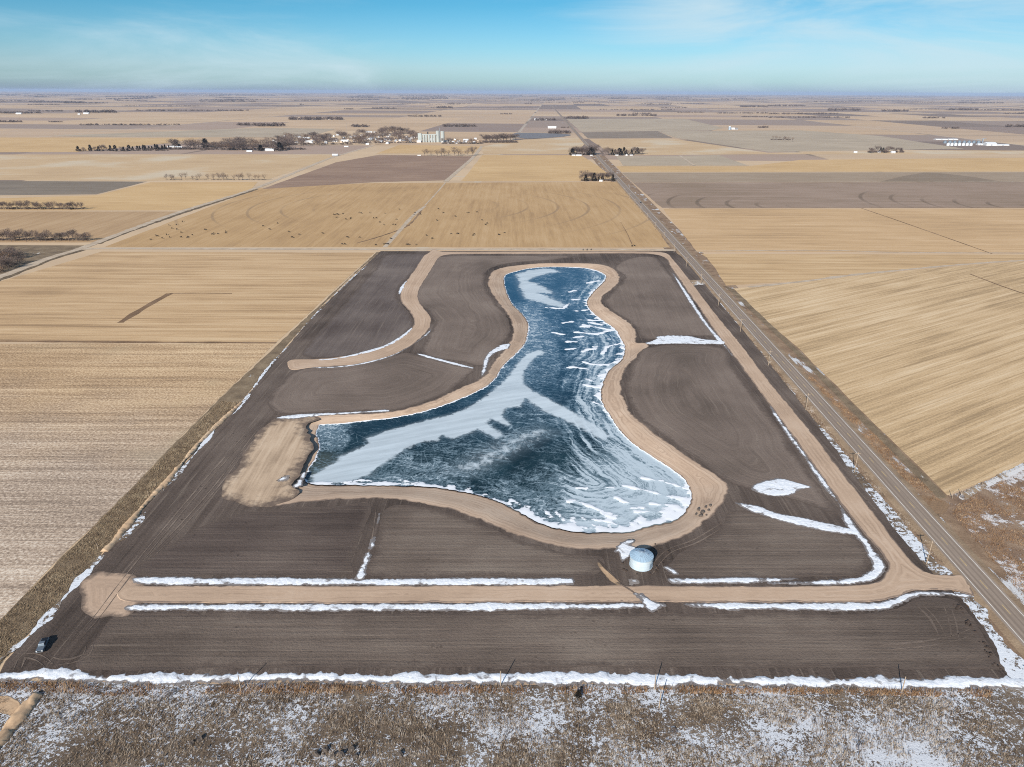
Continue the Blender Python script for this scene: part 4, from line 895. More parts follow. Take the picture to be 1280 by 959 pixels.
# far-off woods and shelter belts: one mass
strips = [(0,27,153,3),(61,79,153,2),(100,225,156.8,2.6),(297,320,157,4),(0,50,142,3),(35,78,139.5,2),(95,145,141,4),(170,310,139,2.4),(80,108,129,2.5),(0,55,127,1.5),(80,135,129.5,1.5),(152,250,133,1.2),(272,320,127.5,2),
 (320,354,158,5),(362,428,150,4.5),(440,462,159,4),(465,495,136,2),(430,442,137,2),(538,567,135.5,3),(510,552,146,2.5),(554,595,158.5,4),(625,640,143,2),(375,380,131.5,2),(655,665,130.5,2),(672,707,123,1.5),(705,736,148.5,4),(668,695,150.5,3.5),(686,712,167,5),(700,711,160,2),(771,820,145,3),(790,815,142.5,2),(750,845,137.5,1.6),(800,880,130,1.2),(847,880,141,2),(897,960,142,2),(927,960,146.5,2),(920,960,134,2.6),(947,960,160,3),
 (960,1007,133,2.5),(960,1047,143,2.6),(960,1062,147.5,2.6),(1035,1075,138.5,4),(1102,1135,139.5,3.5),(1017,1095,128,1.8),(1120,1185,128.5,1.4),(1135,1175,137,1.6),(1183,1222,138,4),(1222,1280,138,2),(1197,1255,129.5,3),(1255,1280,142.5,2.5),(1257,1300,159,4.5),(1153,1182,148,2.5),(1176,1199,161,3)]
for k in range(230):
    vv = HOR+1.9+abs(random.gauss(0, 1))*7.0
    if vv < 137: uu = random.uniform(-60, 1340); strips.append((uu, uu+random.uniform(8, 60), vv, random.uniform(.7, 1.7)))
def brush(strips, name, mat, label, cat, dens=1.6):
    VV, TT, o = [], [], 0
    for (u0, u1, v, th) in strips:
        mp_ = mpp(v); n = int(min(110, max(6, (u1-u0)*dens)))
        for k in range(n):
            t = random.random(); p = P(u0+(u1-u0)*t, v+random.uniform(-.15, .1)*th*.4)
            h = min(th*mp_*random.uniform(.6, 1.1), 26); w = h*random.uniform(.6, 1.1)+mp_*.35
            m_ = 26
            q = RS.normal(0, 1, (m_, 3)); q /= np.linalg.norm(q, axis=1)[:, None]; q[:, 2] = np.abs(q[:, 2])
            c = q*np.array([w*.45, w*.45, h*.62])*RS.uniform(.5, 1, (m_, 1))+np.array([p.x, p.y, h*.15])
            d = q+RS.normal(0, .5, (m_, 3)); d /= np.linalg.norm(d, axis=1)[:, None]
            a, b = tris(c, d, np.full(m_, h*.32), np.full(m_, h*.2)); VV.append(a); TT.append(b+o); o += len(a)
    tag(link(name, mesh_np(name, np.concatenate(VV), np.concatenate(TT)), M[mat]), label, cat, None, 'stuff')
brush([(-5,105,261.8,3),(-5,111,300.8,3.6),(97,212,188.8,2.4),(196,250,187,3.4),(250,382,187.5,3.6),(270,345,184,3.6),(335,440,181,2.6),(340,520,175,3),(430,520,179,2.4),(714,745,193.6,2.2),(752,804,193.3,1.6),(726,768,226.3,2.6),(1085,1129,190.8,3),(604,646,178.5,3.6),(552,604,179.8,2.4),(203,335,225.3,1.3),(963,992,175,1.6)], 'undergrowth', 'twigd', 'dark brush growing under the tree rows and town belts', 'undergrowth', 2.2)
brush(strips, 'distant_woods', 'twigd', 'dark shelter belts and groves scattered to the horizon', 'woods')

# ------------------------------------------------------------------ things
M['wood'] = plain('weathered_pole', (156,140,122), .85, var=.15, vs=3); M['wire'] = plain('wire', (120,118,116), .5, .6)
M['galv'] = plain('galvanised_steel', (190,204,212), .5, .15, var=.05, vs=.4); M['galvd'] = plain('steel_seams', (156,172,186), .5, .4)
M['concrete'] = plain('silo_concrete', (160,166,164), .8, var=.05, vs=.05); M['dark'] = plain('dark_metal', (52,52,54), .6)
M['glass'] = plain('dark_glass', (22,26,32), .1, spec=.6); M['tyre'] = plain('tyre_rubber', (26,26,27), .85); M['rim'] = plain('wheel_rim', (150,152,156), .35, .8)
M['silver'] = plain('silver_paint', (112,122,132), .28, .3, .5); M['black'] = plain('black_paint', (30,31,34), .35, spec=.4)
M['white_w'] = plain('white_siding', (206,206,206), .7, var=.04); M['grey_w'] = plain('grey_siding', (160,164,170), .7, var=.05); M['tan_w'] = plain('tan_siding', (196,180,160), .7, var=.05)
M['roof_g'] = plain('grey_shingles', (112,110,112), .85, var=.1); M['roof_w'] = plain('white_metal_roof', (208,212,216), .5); M['roof_b'] = plain('brown_shingles', (110,92,82), .85, var=.1)
M['hide'] = plain('black_hide', (30,26,24), .8, var=.2, vs=3); M['lamp'] = plain('lamp_glass', (230,230,226), .15, spec=.6); M['red'] = plain('tail_lamp', (120,20,18), .25, spec=.5)
M['clod'] = plain('dark_earth', (62,52,46), .95, var=.25, vs=3); M['rock'] = plain('field_stone', (84,76,70), .9, var=.25, vs=2)

# utility poles
def make_pole(h, arm=True):
    r = empty('utility_pole', (0, 0, 0))
    MB().tube((0, 0, -.3), (0, 0, h), .17, .11, 8).build('pole', M['wood'], r)
    if arm:
        MB().box(-1.25, 1.25, .11, .23, h-.75, h-.6).build('crossarm', M['wood'], r)
        for x in (-1.1, -.5, .5, 1.1):
            MB().tube((x, .17, h-.6), (x, .17, h-.38), .05, .03, 6).build('insulator', M['dark'], r)
        MB().tube((-.55, .17, h-.68), (0, .12, h-1.3), .025, .025, 4).tube((.55, .17, h-.68), (0, .12, h-1.3), .025, .025, 4).build('brace', M['wire'], r)
    return r
pa, pb, pc3 = P(1158, 705), P(1069, 592), P(1007, 513)
proto = make_pole(9.6); gap = (pc3.y-pa.y)/2; k = 0
for i in range(-1, 16):
    o = proto if i == -1 else copy_tree(proto)
    y = pa.y+gap*i; x = HX+(pa.x-HX)+(pc3.x-pa.x)*min(i, 2)/2
    o.location = (x, y, 0)
    tag(o, 'tall wooden utility pole with one crossarm on the near side of the highway' if i >= 2 else ('utility pole nearest the road entrance, its shadow on the ditch snow' if i == 0 else ('second utility pole up from the road entrance, in the snowy ditch' if i == 1 else 'utility pole below the road entrance at the lower right edge')), 'utility pole', 'utility poles along the highway')
proto = make_pole(5.4, False)
for i, (u, v, lb) in enumerate([(301,863,'plain short pole at the left end of the bottom snow drift'),(626,858,'plain short pole near the middle of the bottom snow drift'),(818,862,'plain short pole at the lower rim of the snow drift, behind another pole'),(824,885,'plain short pole out in the grass before the snow drift'),(1127,865,'plain short pole at the right part of the bottom snow drift')]):
    o = proto if i == 0 else copy_tree(proto); p = P(u, v); o.location = (p.x, p.y, 0); tag(o, lb, 'pole', 'short poles along the bottom snow drift')
def make_post(h):
    r = empty('gate_post', (0, 0, 0)); MB().tube((0, 0, -.2), (0, 0, h), .13, .11, 8).build('post', M['wood'], r); MB().tube((0, 0, h), (0, 0, h+.06), .14, .1, 8).build('cap', M['dark'], r); return r
proto = make_post(2.8)
for i, (u, v, lb) in enumerate([(1189.5,622,'gate post nearer the highway at the field entrance'),(1201,620,'gate post beside the dark shrub at the field entrance'),(123,688,'post at the lower end of the tan boundary ridge'),(186,621,'post midway along the tan boundary ridge'),(260,541,'post at the upper part of the tan boundary ridge'),(293,508,'post at the top end of the tan boundary ridge')]):
    o = proto if i == 0 else copy_tree(proto); p = P(u, v); o.location = (p.x, p.y, 0); tag(o, lb, 'post', 'tall posts on the field boundaries')
def fence(px, gap, h, label):
    l = straight(XY(px), gap, False); r = empty('wire_fence', (l[0][0], l[0][1], 0)); b = MB()
    for i, (x, y) in enumerate(l):
        dx, dy = x-l[0][0], y-l[0][1]
        MB().tube((dx, dy, -.1), (dx+random.uniform(-.06, .06), dy, h*random.uniform(.9, 1.1)), .07, .06, 6).build('post', M['wood'], r)
        if i:
            for z in (.35, .7, 1.05): b.tube((px_, py_, z*h/1.2), (dx, dy, z*h/1.2), .012, .012, 4, False)
        px_, py_ = dx, dy
    b.build('wire', M['wire'], r); tag(r, label, 'fence')
fence([(-30,866),(60,862),(135,858),(320,858),(640,859),(960,862),(1120,864),(1236,866)], 4.2, 1.25, 'wire fence on short posts along the foot of the long snow drift')
fence([(1190,624),(1240,601),(1290,578)], 3.5, 1.3, 'wire fence between the slanting stubble and the rusty pasture')

# round steel bin
R_, HW = 14.0*mpp(705.6), 3.9
bc = P(801, 705.8, PAD); r = empty('grain_bin', (bc.x, bc.y, PAD+.02)); tag(r, 'round galvanised steel grain bin with a low cone roof beside the lake', 'grain bin')
prof = []
for i in range(5):
    z = i*HW/4; prof += [(R_, z+.03), (R_, z+HW/4-.06)] if i < 4 else []
    if i < 4: prof += [(R_+.03, z+HW/4-.05), (R_+.03, z+HW/4+.01)]
MB().lathe([(R_+.1, -.05), (R_+.1, .05)]+prof, 48).build('wall', M['galv'], r)
M['roofsteel'] = plain('bin_roof_steel', (168,194,212), .5, .25, var=.05, vs=.4)
rf = MB().lathe([(R_+.2, HW-.14), (R_+.22, HW+.02), (.45, HW+1.3), (.45, HW+1.37)], 48).build('roof', M['roofsteel'], r)
MB().lathe([(R_+.05, HW-.32), (R_+.12, HW-.26), (R_+.12, HW-.16), (R_+.05, HW-.12)], 48).build('eave_ring', M['galvd'], r)
b = MB()
for i in range(24):
    a = 2*PI*i/24; c, s = math.cos(a), math.sin(a); b.tube(((R_+.15)*c, (R_+.15)*s, HW+.09), (.5*c, .5*s, HW+1.33), .05, .05, 4, False)
b.build('rib', M['galvd'], rf)
MB().lathe([(.5, HW+1.35), (.5, HW+1.5), (.01, HW+1.65)], 16).build('cap', M['galvd'], rf)
for a in (.9, 2.6, 4.4, 5.9):
    q = R_*.55; zz = HW+.05+(R_+.14-q)/(R_+.14-.45)*1.28
    MB().box(q*math.cos(a)-.18, q*math.cos(a)+.18, q*math.sin(a)-.18, q*math.sin(a)+.18, zz, zz+.28).build('vent', M['galvd'], rf)
d = MB().box(-.5, .5, -R_-.06, -R_+.05, .3, 2.2, bev=.02).build('door', M['galvd'], r); d.rotation_euler.z = .8
b = MB()
for x in (-.2, .2): b.tube((x, -R_-.16, .4), (x, -R_-.16, HW+.1), .025, .025, 5)
for k in range(11): b.tube((-.2, -R_-.16, .5+k*.29), (.2, -R_-.16, .5+k*.29), .018, .018, 4)
d = b.build('ladder', M['galvd'], r); d.rotation_euler.z = 1.25

# pickup and cars
def wheels(r, xs, ys, rad, w=.24):
    for x in xs:
        for y in ys:
            W = MB().tube((x-w/2, y, rad), (x+w/2, y, rad), rad, rad, 18).build('wheel', M['tyre'], r)
            s = 1 if x > 0 else -1; MB().tube((x+s*(w/2-.02), y, rad), (x+s*(w/2+.015), y, rad), rad*.62, rad*.55, 14).build('rim', M['rim'], W)
def pickup(paint):
    r = empty('pickup_truck', (0, 0, 0))
    b = MB().box(-.98, .98, .95, 2.75, .5, 1.12, bev=.09).box(-.98, .98, -.9, 1.0, .48, 1.1, bev=.05)
    b.box(-.98, -.86, -2.75, -.85, .55, 1.2, bev=.03).box(.86, .98, -2.75, -.85, .55, 1.2, bev=.03).box(-.9, .9, -2.72, -.85, .55, .72)
    b.build('body', paint, r)
    MB().box(-.9, .9, -.85, 1.0, 1.1, 1.82, (.86, .66), .07).build('cab', paint, r)
    MB().poly([(-.8, .98, 1.16), (.8, .98, 1.16), (.72, .66, 1.74), (-.72, .66, 1.74)]).build('windshield', M['glass'], r)
    MB().poly([(.76, -.85, 1.18), (-.76, -.85, 1.18), (-.7, -.56, 1.74), (.7, -.56, 1.74)]).build('rear_window', M['glass'], r)
    for s in (-1, 1):
        MB().poly([(s*.905, .75, 1.18), (s*.905, -.7, 1.18), (s*.80, -.48, 1.72), (s*.80, .52, 1.72)][::s]).build('side_window', M['glass'], r)
        MB().box(s*.72-.17, s*.72+.17, 2.72, 2.79, .82, 1.02, bev=.02).build('headlight', M['lamp'], r)
        MB().box(s*.92-.05, s*.92+.05, -2.79, -2.74, .8, 1.12).build('tail_light', M['red'], r)
        MB().box(s*1.07-.1, s*1.07+.1, .74, .86, 1.15, 1.36, bev=.02).build('mirror', M['black'], r)
    MB().box(-.55, .55, 2.74, 2.78, .72, 1.0).build('grille', M['black'], r)
    MB().box(-.95, .95, 2.74, 2.9, .46, .66, bev=.03).build('bumper', M['rim'], r); MB().box(-.95, .95, -2.9, -2.76, .46, .62, bev=.03).build('bumper', M['rim'], r)
    MB().box(-.84, .84, -2.7, -.88, .73, 1.26, bev=.03).build('bed_cover', M['black'], r)
    MB().box(-.86, .86, -2.78, -2.72, .6, 1.18, bev=.02).build('tailgate', paint, r)
    wheels(r, (-.86, .86), (1.85, -1.75), .4); return r
r = pickup(M['silver']); a, b_ = P(56.5, 804, PAD+.04), P(51.5, 814, PAD+.04)
r.location = ((a.x+b_.x)/2, (a.y+b_.y)/2, PAD+.04); r.rotation_euler.z = math.atan2(b_.y-a.y, b_.x-a.x)-PI/2; r.scale = (.98,)*3
tag(r, 'silver pickup truck with a black bed cover parked on the bare soil', 'pickup truck')
def car(paint):
    r = empty('car', (0, 0, 0))
    MB().box(-.92, .92, -2.3, 2.3, .35, .95, (.98, .98), .1).build('body', paint, r)
    MB().box(-.84, .84, -2.1, .95, .94, 1.6, (.84, .72), .08).build('cab', paint, r)
    MB().poly([(-.76, .96, .98), (.76, .96, .98), (.68, .60, 1.54), (-.68, .60, 1.54)]).build('windshield', M['glass'], r)
    for s in (-1, 1): MB().poly([(s*.86, .7, 1.0), (s*.86, -1.9, 1.0), (s*.75, -1.5, 1.52), (s*.75, .4, 1.52)][::s]).build('side_window', M['glass'], r)
    wheels(r, (-.8, .8), (1.45, -1.4), .34, .22); return r
r = car(M['black']); p = P(802, 254); r.location = (HX+1.8, p.y, .43); tag(r, 'dark car driving on the highway beside the golden field', 'car')
r2 = copy_tree(r); p = P(725, 166.5); r2.location = (HX+1.8, p.y, .43); tag(r2, 'dark car far up the highway near the white snow patch', 'car')

# clods, stones
def rock_mesh(seed):
    b = bmesh.new(); bmesh.ops.create_icosphere(b, subdivisions=2, radius=1)
    for v in b.verts: v.co = v.co*(1+.55*mnoise.noise(v.co*1.3+Vector((seed, 0, 0)))); v.co.z = v.co.z*.7+.3
    me = bpy.data.meshes.new('stone'); b.to_mesh(me); b.free(); return me
rm = [rock_mesh(i*3.1) for i in range(4)]
for m_ in rm[:2]: m_.materials.append(M['clod'])
for m_ in rm[2:]: m_.materials.append(M['rock'])
CL = [(755,262),(830,345),(960,380),(915,500),(740,545),(785,625),(712,660),(797,660),(762,688),(665,738),(460,738),(290,690),(247,665),(230,565),(880,565)]
for x, y in CL:
    p = P(760+x/12.79, 660+y/12.79, PAD); o = link('dirt_clod', random.choice(rm[:2])); o.location = (p.x, p.y, PAD); o.scale = (random.uniform(.25, .45),)*3; o.rotation_euler.z = random.random()*6
    tag(o, 'dark earth clod scattered round the steel bin', 'dirt clod', 'earth clods round the bin')
for k in range(34):
    t = random.random(); u = np.interp(t, [0, .35, .7, 1], [1196, 1212, 1232, 1250]); v = np.interp(t, [0, .35, .7, 1], [754, 780, 806, 838])
    p = P(u+random.uniform(-6, 2), v, PAD); o = link('dirt_clod', random.choice(rm[:2])); o.location = (p.x, p.y, PAD); o.scale = (random.uniform(.18, .5),)*3; o.rotation_euler.z = random.random()*6
    tag(o, 'dark earth clod along the snow bank at the lower right lot corner', 'dirt clod', 'earth clods by the lower right bank')
for u, v, s in [(873,637,.7),(878,641,.9),(882,634,.6),(876,645,.8),(886,638,.6),(888,632,.7),(870,643,.5),(883,644,.5)]:
    p = P(u, v, PAD); o = link('rock', random.choice(rm[2:])); o.location = (p.x, p.y, PAD-.05); o.scale = (s, s*.8, s); o.rotation_euler.z = random.random()*6; tag(o, 'dark rubble stone heaped at the lake corner', 'rock', 'rubble at the lake corner')
for u, v, s in [(396,944,.9),(408,938,1.0),(416,946,.8),(427,944,1.0),(440,938,.9),(445,946,.7),(501,944,.8)]:
    p = P(u, v); o = link('rock', random.choice(rm[2:])); o.location = (p.x, p.y, 0); o.scale = (s, s*.7, s*1.1); o.rotation_euler.z = random.random()*6; tag(o, 'dark stone lying in the snowy grass at the bottom edge', 'rock', 'stones in the bottom pasture')
for u, v, s in [(240,930,.8),(250,925,.9),(261,934,.5)]:
    p = P(u, v); o = link('rock', random.choice(rm[2:])); o.location = (p.x, p.y, 0); o.scale = (s, s*.7, s); o.rotation_euler.z = random.random()*6; tag(o, 'stone in the snowy grass left of the darker stones', 'rock', 'lone stones in the bottom pasture')
p = P(723, 872); tree('cedar', p.x, p.y, 2.4, 'small olive cedar at the lower edge of the snow drift', None, 1.7)
p = P(212, 870); tree('bush', p.x, p.y, 1.9, 'round brown shrub below the left part of the snow drift', None, 1.2, 'shrub')
p = P(124, 868); tree('bush', p.x, p.y, 1.6, 'small dark shrub near the lower left corner', None, 1.2, 'shrub')
p = P(1203, 623); tree('bush', p.x, p.y, 1.5, 'small dark shrub beside the gate post at the field entrance', None, 1.2, 'shrub')
p = P(1074, 944); tree('thin', p.x, p.y, 3.4, 'small bare sapling in the snowy grass at the bottom', None, 1.0)
p = P(842, 916); tree('bush', p.x, p.y, 1.2, 'low brown shrub in the middle of the snowy pasture', None, 1.6, 'shrub')

# cattle
def cow_mesh(graze):
    hz = [(0, 1.02, .78), (0, 1.32, .30)] if graze else [(0, 1.05, 1.35), (0, 1.42, 1.38)]
    V = [(0, -.75, 1.02), (0, 0, .98), (0, .7, 1.05), hz[0], hz[1]]; R = [.30, .40, .34, .19, .13]; E = [(0, 1), (1, 2), (2, 3), (3, 4)]
    for s in (-1, 1):
        for y, at in ((.62, 2), (-.7, 0)):
            k = len(V); V += [(s*.22, y, .62), (s*.22, y+(.0 if y > 0 else -.06), .32), (s*.22, y+.02, .0)]; R += [.13, .075, .065]; E += [(at, k), (k, k+1), (k+1, k+2)]
    k = len(V); V += [(0, -1.12, .95), (0, -1.16, .5)]; R += [.05, .04]; E += [(0, k), (k, k+1)]
    me = bpy.data.meshes.new('cow'); me.from_pydata(V, E, []); o = bpy.data.objects.new('cow', me); COL.objects.link(o)
    md = o.modifiers.new('s', 'SKIN'); 
    for i, sv in enumerate(me.skin_vertices[0].data): sv.radius = (R[i], R[i]); sv.use_root = (i == 1)
    sb = o.modifiers.new('d', 'SUBSURF'); sb.levels = sb.render_levels = 1
    bpy.context.view_layer.update()
    out = bpy.data.meshes.new_from_object(o.evaluated_get(bpy.context.evaluated_depsgraph_get()))
    bpy.data.objects.remove(o); out.materials.clear(); out.materials.append(M['hide']); return out
cm = [cow_mesh(True), cow_mesh(False)]
C1 = [(755,840),(780,818),(788,822),(812,832),(833,815),(848,827),(860,783),(845,767),(882,765),(884,788),(912,750),(906,803),(905,827),(938,830),(940,825),(962,816),(1024,788),(1029,790),(1062,813),(1068,808),(1090,810),(1128,798),(1130,806)]
C2 = [(36,771),(69,788),(107,757),(164,800),(180,827),(185,828),(217,814),(334,808),(388,713),(395,715),(405,712),(412,714),(403,729),(435,710),(450,737),(472,735),(475,731),(517,703),(527,707),(570,705),(588,731),(602,731),(620,752),(645,708),(640,765),(716,687),(686,764),(698,765),(702,738),(790,714),(795,705),(823,712),(912,685),(937,705),(905,743),(997,723),(1055,705),(1063,704),(1105,701),(1130,741),(1148,765),(1154,758),(852,818),(880,834),(976,810),(1006,809),(1012,810),(1085,818),(1092,812),(1212,814),(1217,815),(1243,805),(458,828),(518,828),(432,862),(445,862),(600,866),(640,862),(650,860),(660,862),(755,865),(765,865),(800,865),(675,835)]
C3 = [(355,891),(375,891),(395,890),(600,872),(612,870)]
for ox, cs, lb, g in ((0, C1, 'black cow at the left end of the golden stubble field', 'cattle at the left of the stubble'), (320, C2, 'black cow grazing about the middle of the golden stubble field', 'cattle in the middle of the stubble'), (640, C3, 'black cow by the county road near the right of the golden field', 'cattle by the county road')):
    for x, y in cs:
        p = P(ox+x/4, 90+y/4+.4); o = link('cow', random.choice(cm)); o.location = (p.x, p.y, .06); o.rotation_euler.z = random.choice((PI/2, -PI/2, 0))+random.uniform(-.7, .7); o.scale = (random.uniform(.98, 1.2),)*3
        tag(o, lb, 'cow', g)

road('dirt_track', [(1077,260.4),(1120,275),(1180,296),(1240,317.2)], 1.7, M['track'], .11, 'thin dark straight track slanting across the right stubble', .3, 'track')
road('dirt_track', [(1213,342.8),(1256,359),(1300,373.8)], 1.8, M['track'], .12, 'short dark track at the right frame edge among slanting rows', .3, 'track')

# town
def house(w, l, h, wall, roof, nm='house'):
    r = empty(nm, (0, 0, 0)); rh = h+w*.32
    b = MB().box(-l/2, l/2, -w/2, w/2, 0, h)
    for x in (-l/2, l/2): b.poly([(x, -w/2, h), (x, w/2, h), (x, 0, rh)])
    b.build('wall', M[wall], r); MB().gable(-l/2, l/2, -w/2, w/2, h, rh).build('roof', M[roof], r)
    MB().box(-.5, .5, -w/2-.05, -w/2+.02, .1, 2.1).build('door', M['dark'], r)
    for x in (-l*.3, l*.3): MB().box(x-.6, x+.6, -w/2-.05, -w/2+.02, 1.0, 2.2).build('window', M['glass'], r)
    return r
HP = {'w': house(9, 13, 3.8, 'white_w', 'roof_g'), 'g': house(9, 14, 3.6, 'grey_w', 'roof_g'), 't': house(9, 12, 3.6, 'tan_w', 'roof_b'), 'W': house(9, 13, 4.2, 'white_w', 'roof_w'), 'L': house(12, 34, 4.5, 'white_w', 'roof_w', 'shed'), 'G': house(11, 24, 5, 'grey_w', 'roof_w', 'shed')}
HT = {'w': 'white house with a grey roof', 'g': 'grey house with a grey roof', 't': 'tan house with a brown roof', 'W': 'white house with a pale roof', 'L': 'long white shed', 'G': 'long grey shed with a pale roof'}
seen = set()
def place_house(k, u, v, where, group, rz=None, sc=1.0):
    o = HP[k] if k not in seen else copy_tree(HP[k]); seen.add(k); p = P(u, v); o.location = (p.x, p.y, 0); o.rotation_euler.z = random.choice((0, 0, PI/2))+random.uniform(-.1, .1) if rz is None else rz; o.scale = (sc*.72,)*3
    tag(o, HT[k]+' '+where, 'shed' if k in 'LG' else 'house', group)
T1 = [('W',285,208),('W',435,218),('L',510,232),('L',530,266),('w',405,268),('w',735,200),('W',780,208),('W',820,195),('w',810,243),('w',780,260),('W',700,262),('L',890,258),('w',990,205),('g',1010,212),('w',1090,238),('L',1130,170),('W',1185,168),('W',1150,242),('t',640,245),('t',300,262),('g',340,280),('g',470,244),('w',600,222),('g',670,225),('t',560,240),('w',350,232),('g',880,225),('t',920,238),('w',950,215),('g',1030,230),('w',1060,200),('t',850,205),('w',1200,242),('g',1230,215),('w',1265,190),('G',1255,262),('w',1110,215)]
for k, x, y in T1: place_house(k, 320+x/8, 145+y/8, 'among the bare trees of the far town', 'buildings of the town')
for k, x, y in [('W',60,195),('w',40,208),('W',225,215),('w',265,225),('W',300,222),('g',320,215),('L',35,278),('G',120,255),('g',170,240),('g',200,250),('G',60,250),('t',100,215),('w',140,205),('g',10,232),('G',250,245)]: place_house(k, 480+x/8, 145+y/8, 'left of the grain elevator', 'buildings left of the elevator')
for k, x, y in [('W',620,260),('w',585,268),('w',710,240),('W',745,262),('w',725,278),('G',820,250),('g',795,268),('W',915,235),('G',470,246)]: place_house(k, 480+x/8, 145+y/8, 'right of the grain elevator', 'buildings right of the elevator')
place_house('L', 320+140/8, 145+350/8, 'before the thick belt at the left of town', None, 0); place_house('L', 312, 189.8, 'at the front of the tree belt', None, 0, .6)
for u, v in [(212,185.3),(217,184.8),(222,185.2),(226,185.6)]: place_house('W', u, v, 'on the farm behind the cedar windbreak', 'farm buildings by the windbreak')
place_house('G', 419, 195, 'standing alone beside the slanting county road', None, 0, .8); place_house('W', 459.5, 181.2, 'by the paved lane in front of town', None, 0); place_house('L', 433, 183.8, 'in front of town on the tan field', None, 0, .5)
place_house('L', 524, 194.8, 'on the edge of the brown field', None, 0, .35)
place_house('w', 717, 194.8, 'under the grove left of the highway', None, 0); place_house('L', 723.5, 195, 'under the grove left of the highway', None, 0, .55); place_house('w', 739, 195, 'beside the highway at the grove', None, 0, .7)
for u in (771, 783, 789): place_house('w', u, 194.6, 'in front of the tree row right of the highway', 'houses of the tree row', None, .8)
place_house('W', 751, 227, 'inside the small grove at the field corner', None, 0, .6)
place_house('W', 1069, 191.3, 'standing alone left of the right farmstead', None, 0, .9); place_house('W', 1116, 191.6, 'in front of the right farmstead trees', None, 0, 1.1); place_house('g', 1098, 190.8, 'among the right farmstead trees', None, 0, .9)
for u, v, k in [(672,150.4,'L'),(682,150.4,'W'),(916,162,'W'),(920,162,'g'),(690,160.5,'L'),(99,143.5,'W'),(108,142.6,'L'),(24,142.8,'L'),(577,158.5,'W'),(412,149.5,'W'),(395,150,'W')]: place_house(k, u, v, 'on a far farm beyond the town', 'far farm buildings', 0, 1.5)

for i in range(46):
    u = random.uniform(338, 520); v = 179.5-(u-338)/182*4+random.uniform(-6.5, 3.0)*(.5+.5*(u-338)/182)
    place_house(random.choice('wgtwWgt'), u, v, 'among the bare trees of the far town', 'buildings of the town', None, random.uniform(.8, 1.15))
for i in range(12):
    place_house(random.choice('wgtW'), random.uniform(556, 606), random.uniform(175.5, 179.5), 'right of the grain elevator', 'buildings right of the elevator', None, .9)
# grain elevator
s = mpp(177.5); ec = P(538, 178); r = empty('grain_elevator', (ec.x, ec.y, 0)); tag(r, 'tall pale concrete grain elevator with a row of silos in the far town', 'grain elevator')
ex = lambda u: (u-538)*s
for u in (526.8, 530.0, 533.2, 536.6, 540.0, 543.2): MB().lathe([(1.35*s, 0), (1.35*s, 8.2*s), (1.1*s, 8.5*s), (.01, 8.6*s)], 20, (ex(u), 0)).build('silo', M['concrete'], r)
for u, h in ((547.0, 13.2), (553.0, 12.8)): MB().lathe([(2.3*s, 0), (2.3*s, h*s), (1.9*s, (h+.2)*s), (.01, (h+.3)*s)], 24, (ex(u), 3*s)).build('silo', M['concrete'], r)
MB().box(ex(525.5), ex(545), -.5*s, .7*s, 8.6*s, 9.5*s).build('gallery', M['concrete'], r)
MB().box(ex(523), ex(527.5), -1.5*s, 1.5*s, 0, 10.5*s).build('workhouse', M['concrete'], r)
MB().box(ex(534.4), ex(535.8), -.6*s, .8*s, 9.5*s, 12.2*s).build('head_house', M['dark'], r)
MB().tube((ex(549.8), 3*s, 0), (ex(549.8), 3*s, 17*s), .35*s, .2*s, 6).build('leg_tower', M['galvd'], r)
MB().box(ex(522), ex(527), -5*s, -2.5*s, 0, 2.4*s).build('shed', M['white_w'], r)
def mast(u, v, h, label):
    p = P(u, v); r = empty('radio_mast', (p.x, p.y, 0)); b = MB()
    for k in range(3):
        a = 2*PI*k/3; b.tube((math.cos(a)*.9, math.sin(a)*.9, 0), (math.cos(a)*.35, math.sin(a)*.35, h), .12, .08, 4, False)
    for k in range(int(h/3)): b.tube((.75, 0, k*3), (-.4, .5, k*3+2.5), .06, .06, 4, False)
    b.build('lattice', M['wire'], r); MB().tube((0, 0, h-.2), (0, 0, h+4), .12, .05, 5).build('antenna', M['wire'], r); tag(r, label, 'mast')
mast(434, 168, 40, 'thin radio mast behind the left half of town'); mast(509, 168, 62, 'tall thin radio mast left of the grain elevator')

# grain bins on the right
def far_bin(d, h):
    r = empty('grain_bin', (0, 0, 0)); MB().lathe([(d/2, 0), (d/2, h)], 20).build('wall', M['roof_w'], r); MB().lathe([(d/2+.15, h-.02), (.5, h+d*.26), (.01, h+d*.28)], 20).build('roof', M['grey_w'], r); return r
s = mpp(181.5); fb = far_bin(3.7*s, 2.9*s)
for i, u in enumerate((1184.8,1189.5,1194.2,1199.0,1203.8,1208.6,1213.4)):
    o = fb if i == 0 else copy_tree(fb); p = P(u, 182.2); o.location = (p.x, p.y, 0); tag(o, 'white grain bin in the front row of the far right yard', 'grain bin', 'front row of far grain bins')
fb2 = far_bin(4.2*s, 2.6*s)
M['binblue'] = plain('weathered_steel', (120,134,146), .6, .2)
for c in fb2.children: c.data.materials[0] = M['binblue']
for i, u in enumerate((1181,1187,1193,1199,1205,1211,1217,1223)):
    o = fb2 if i == 0 else copy_tree(fb2); p = P(u, 179.2); o.location = (p.x, p.y, 0); tag(o, 'grey steel grain bin in the back row of the far right yard', 'grain bin', 'back row of far grain bins')
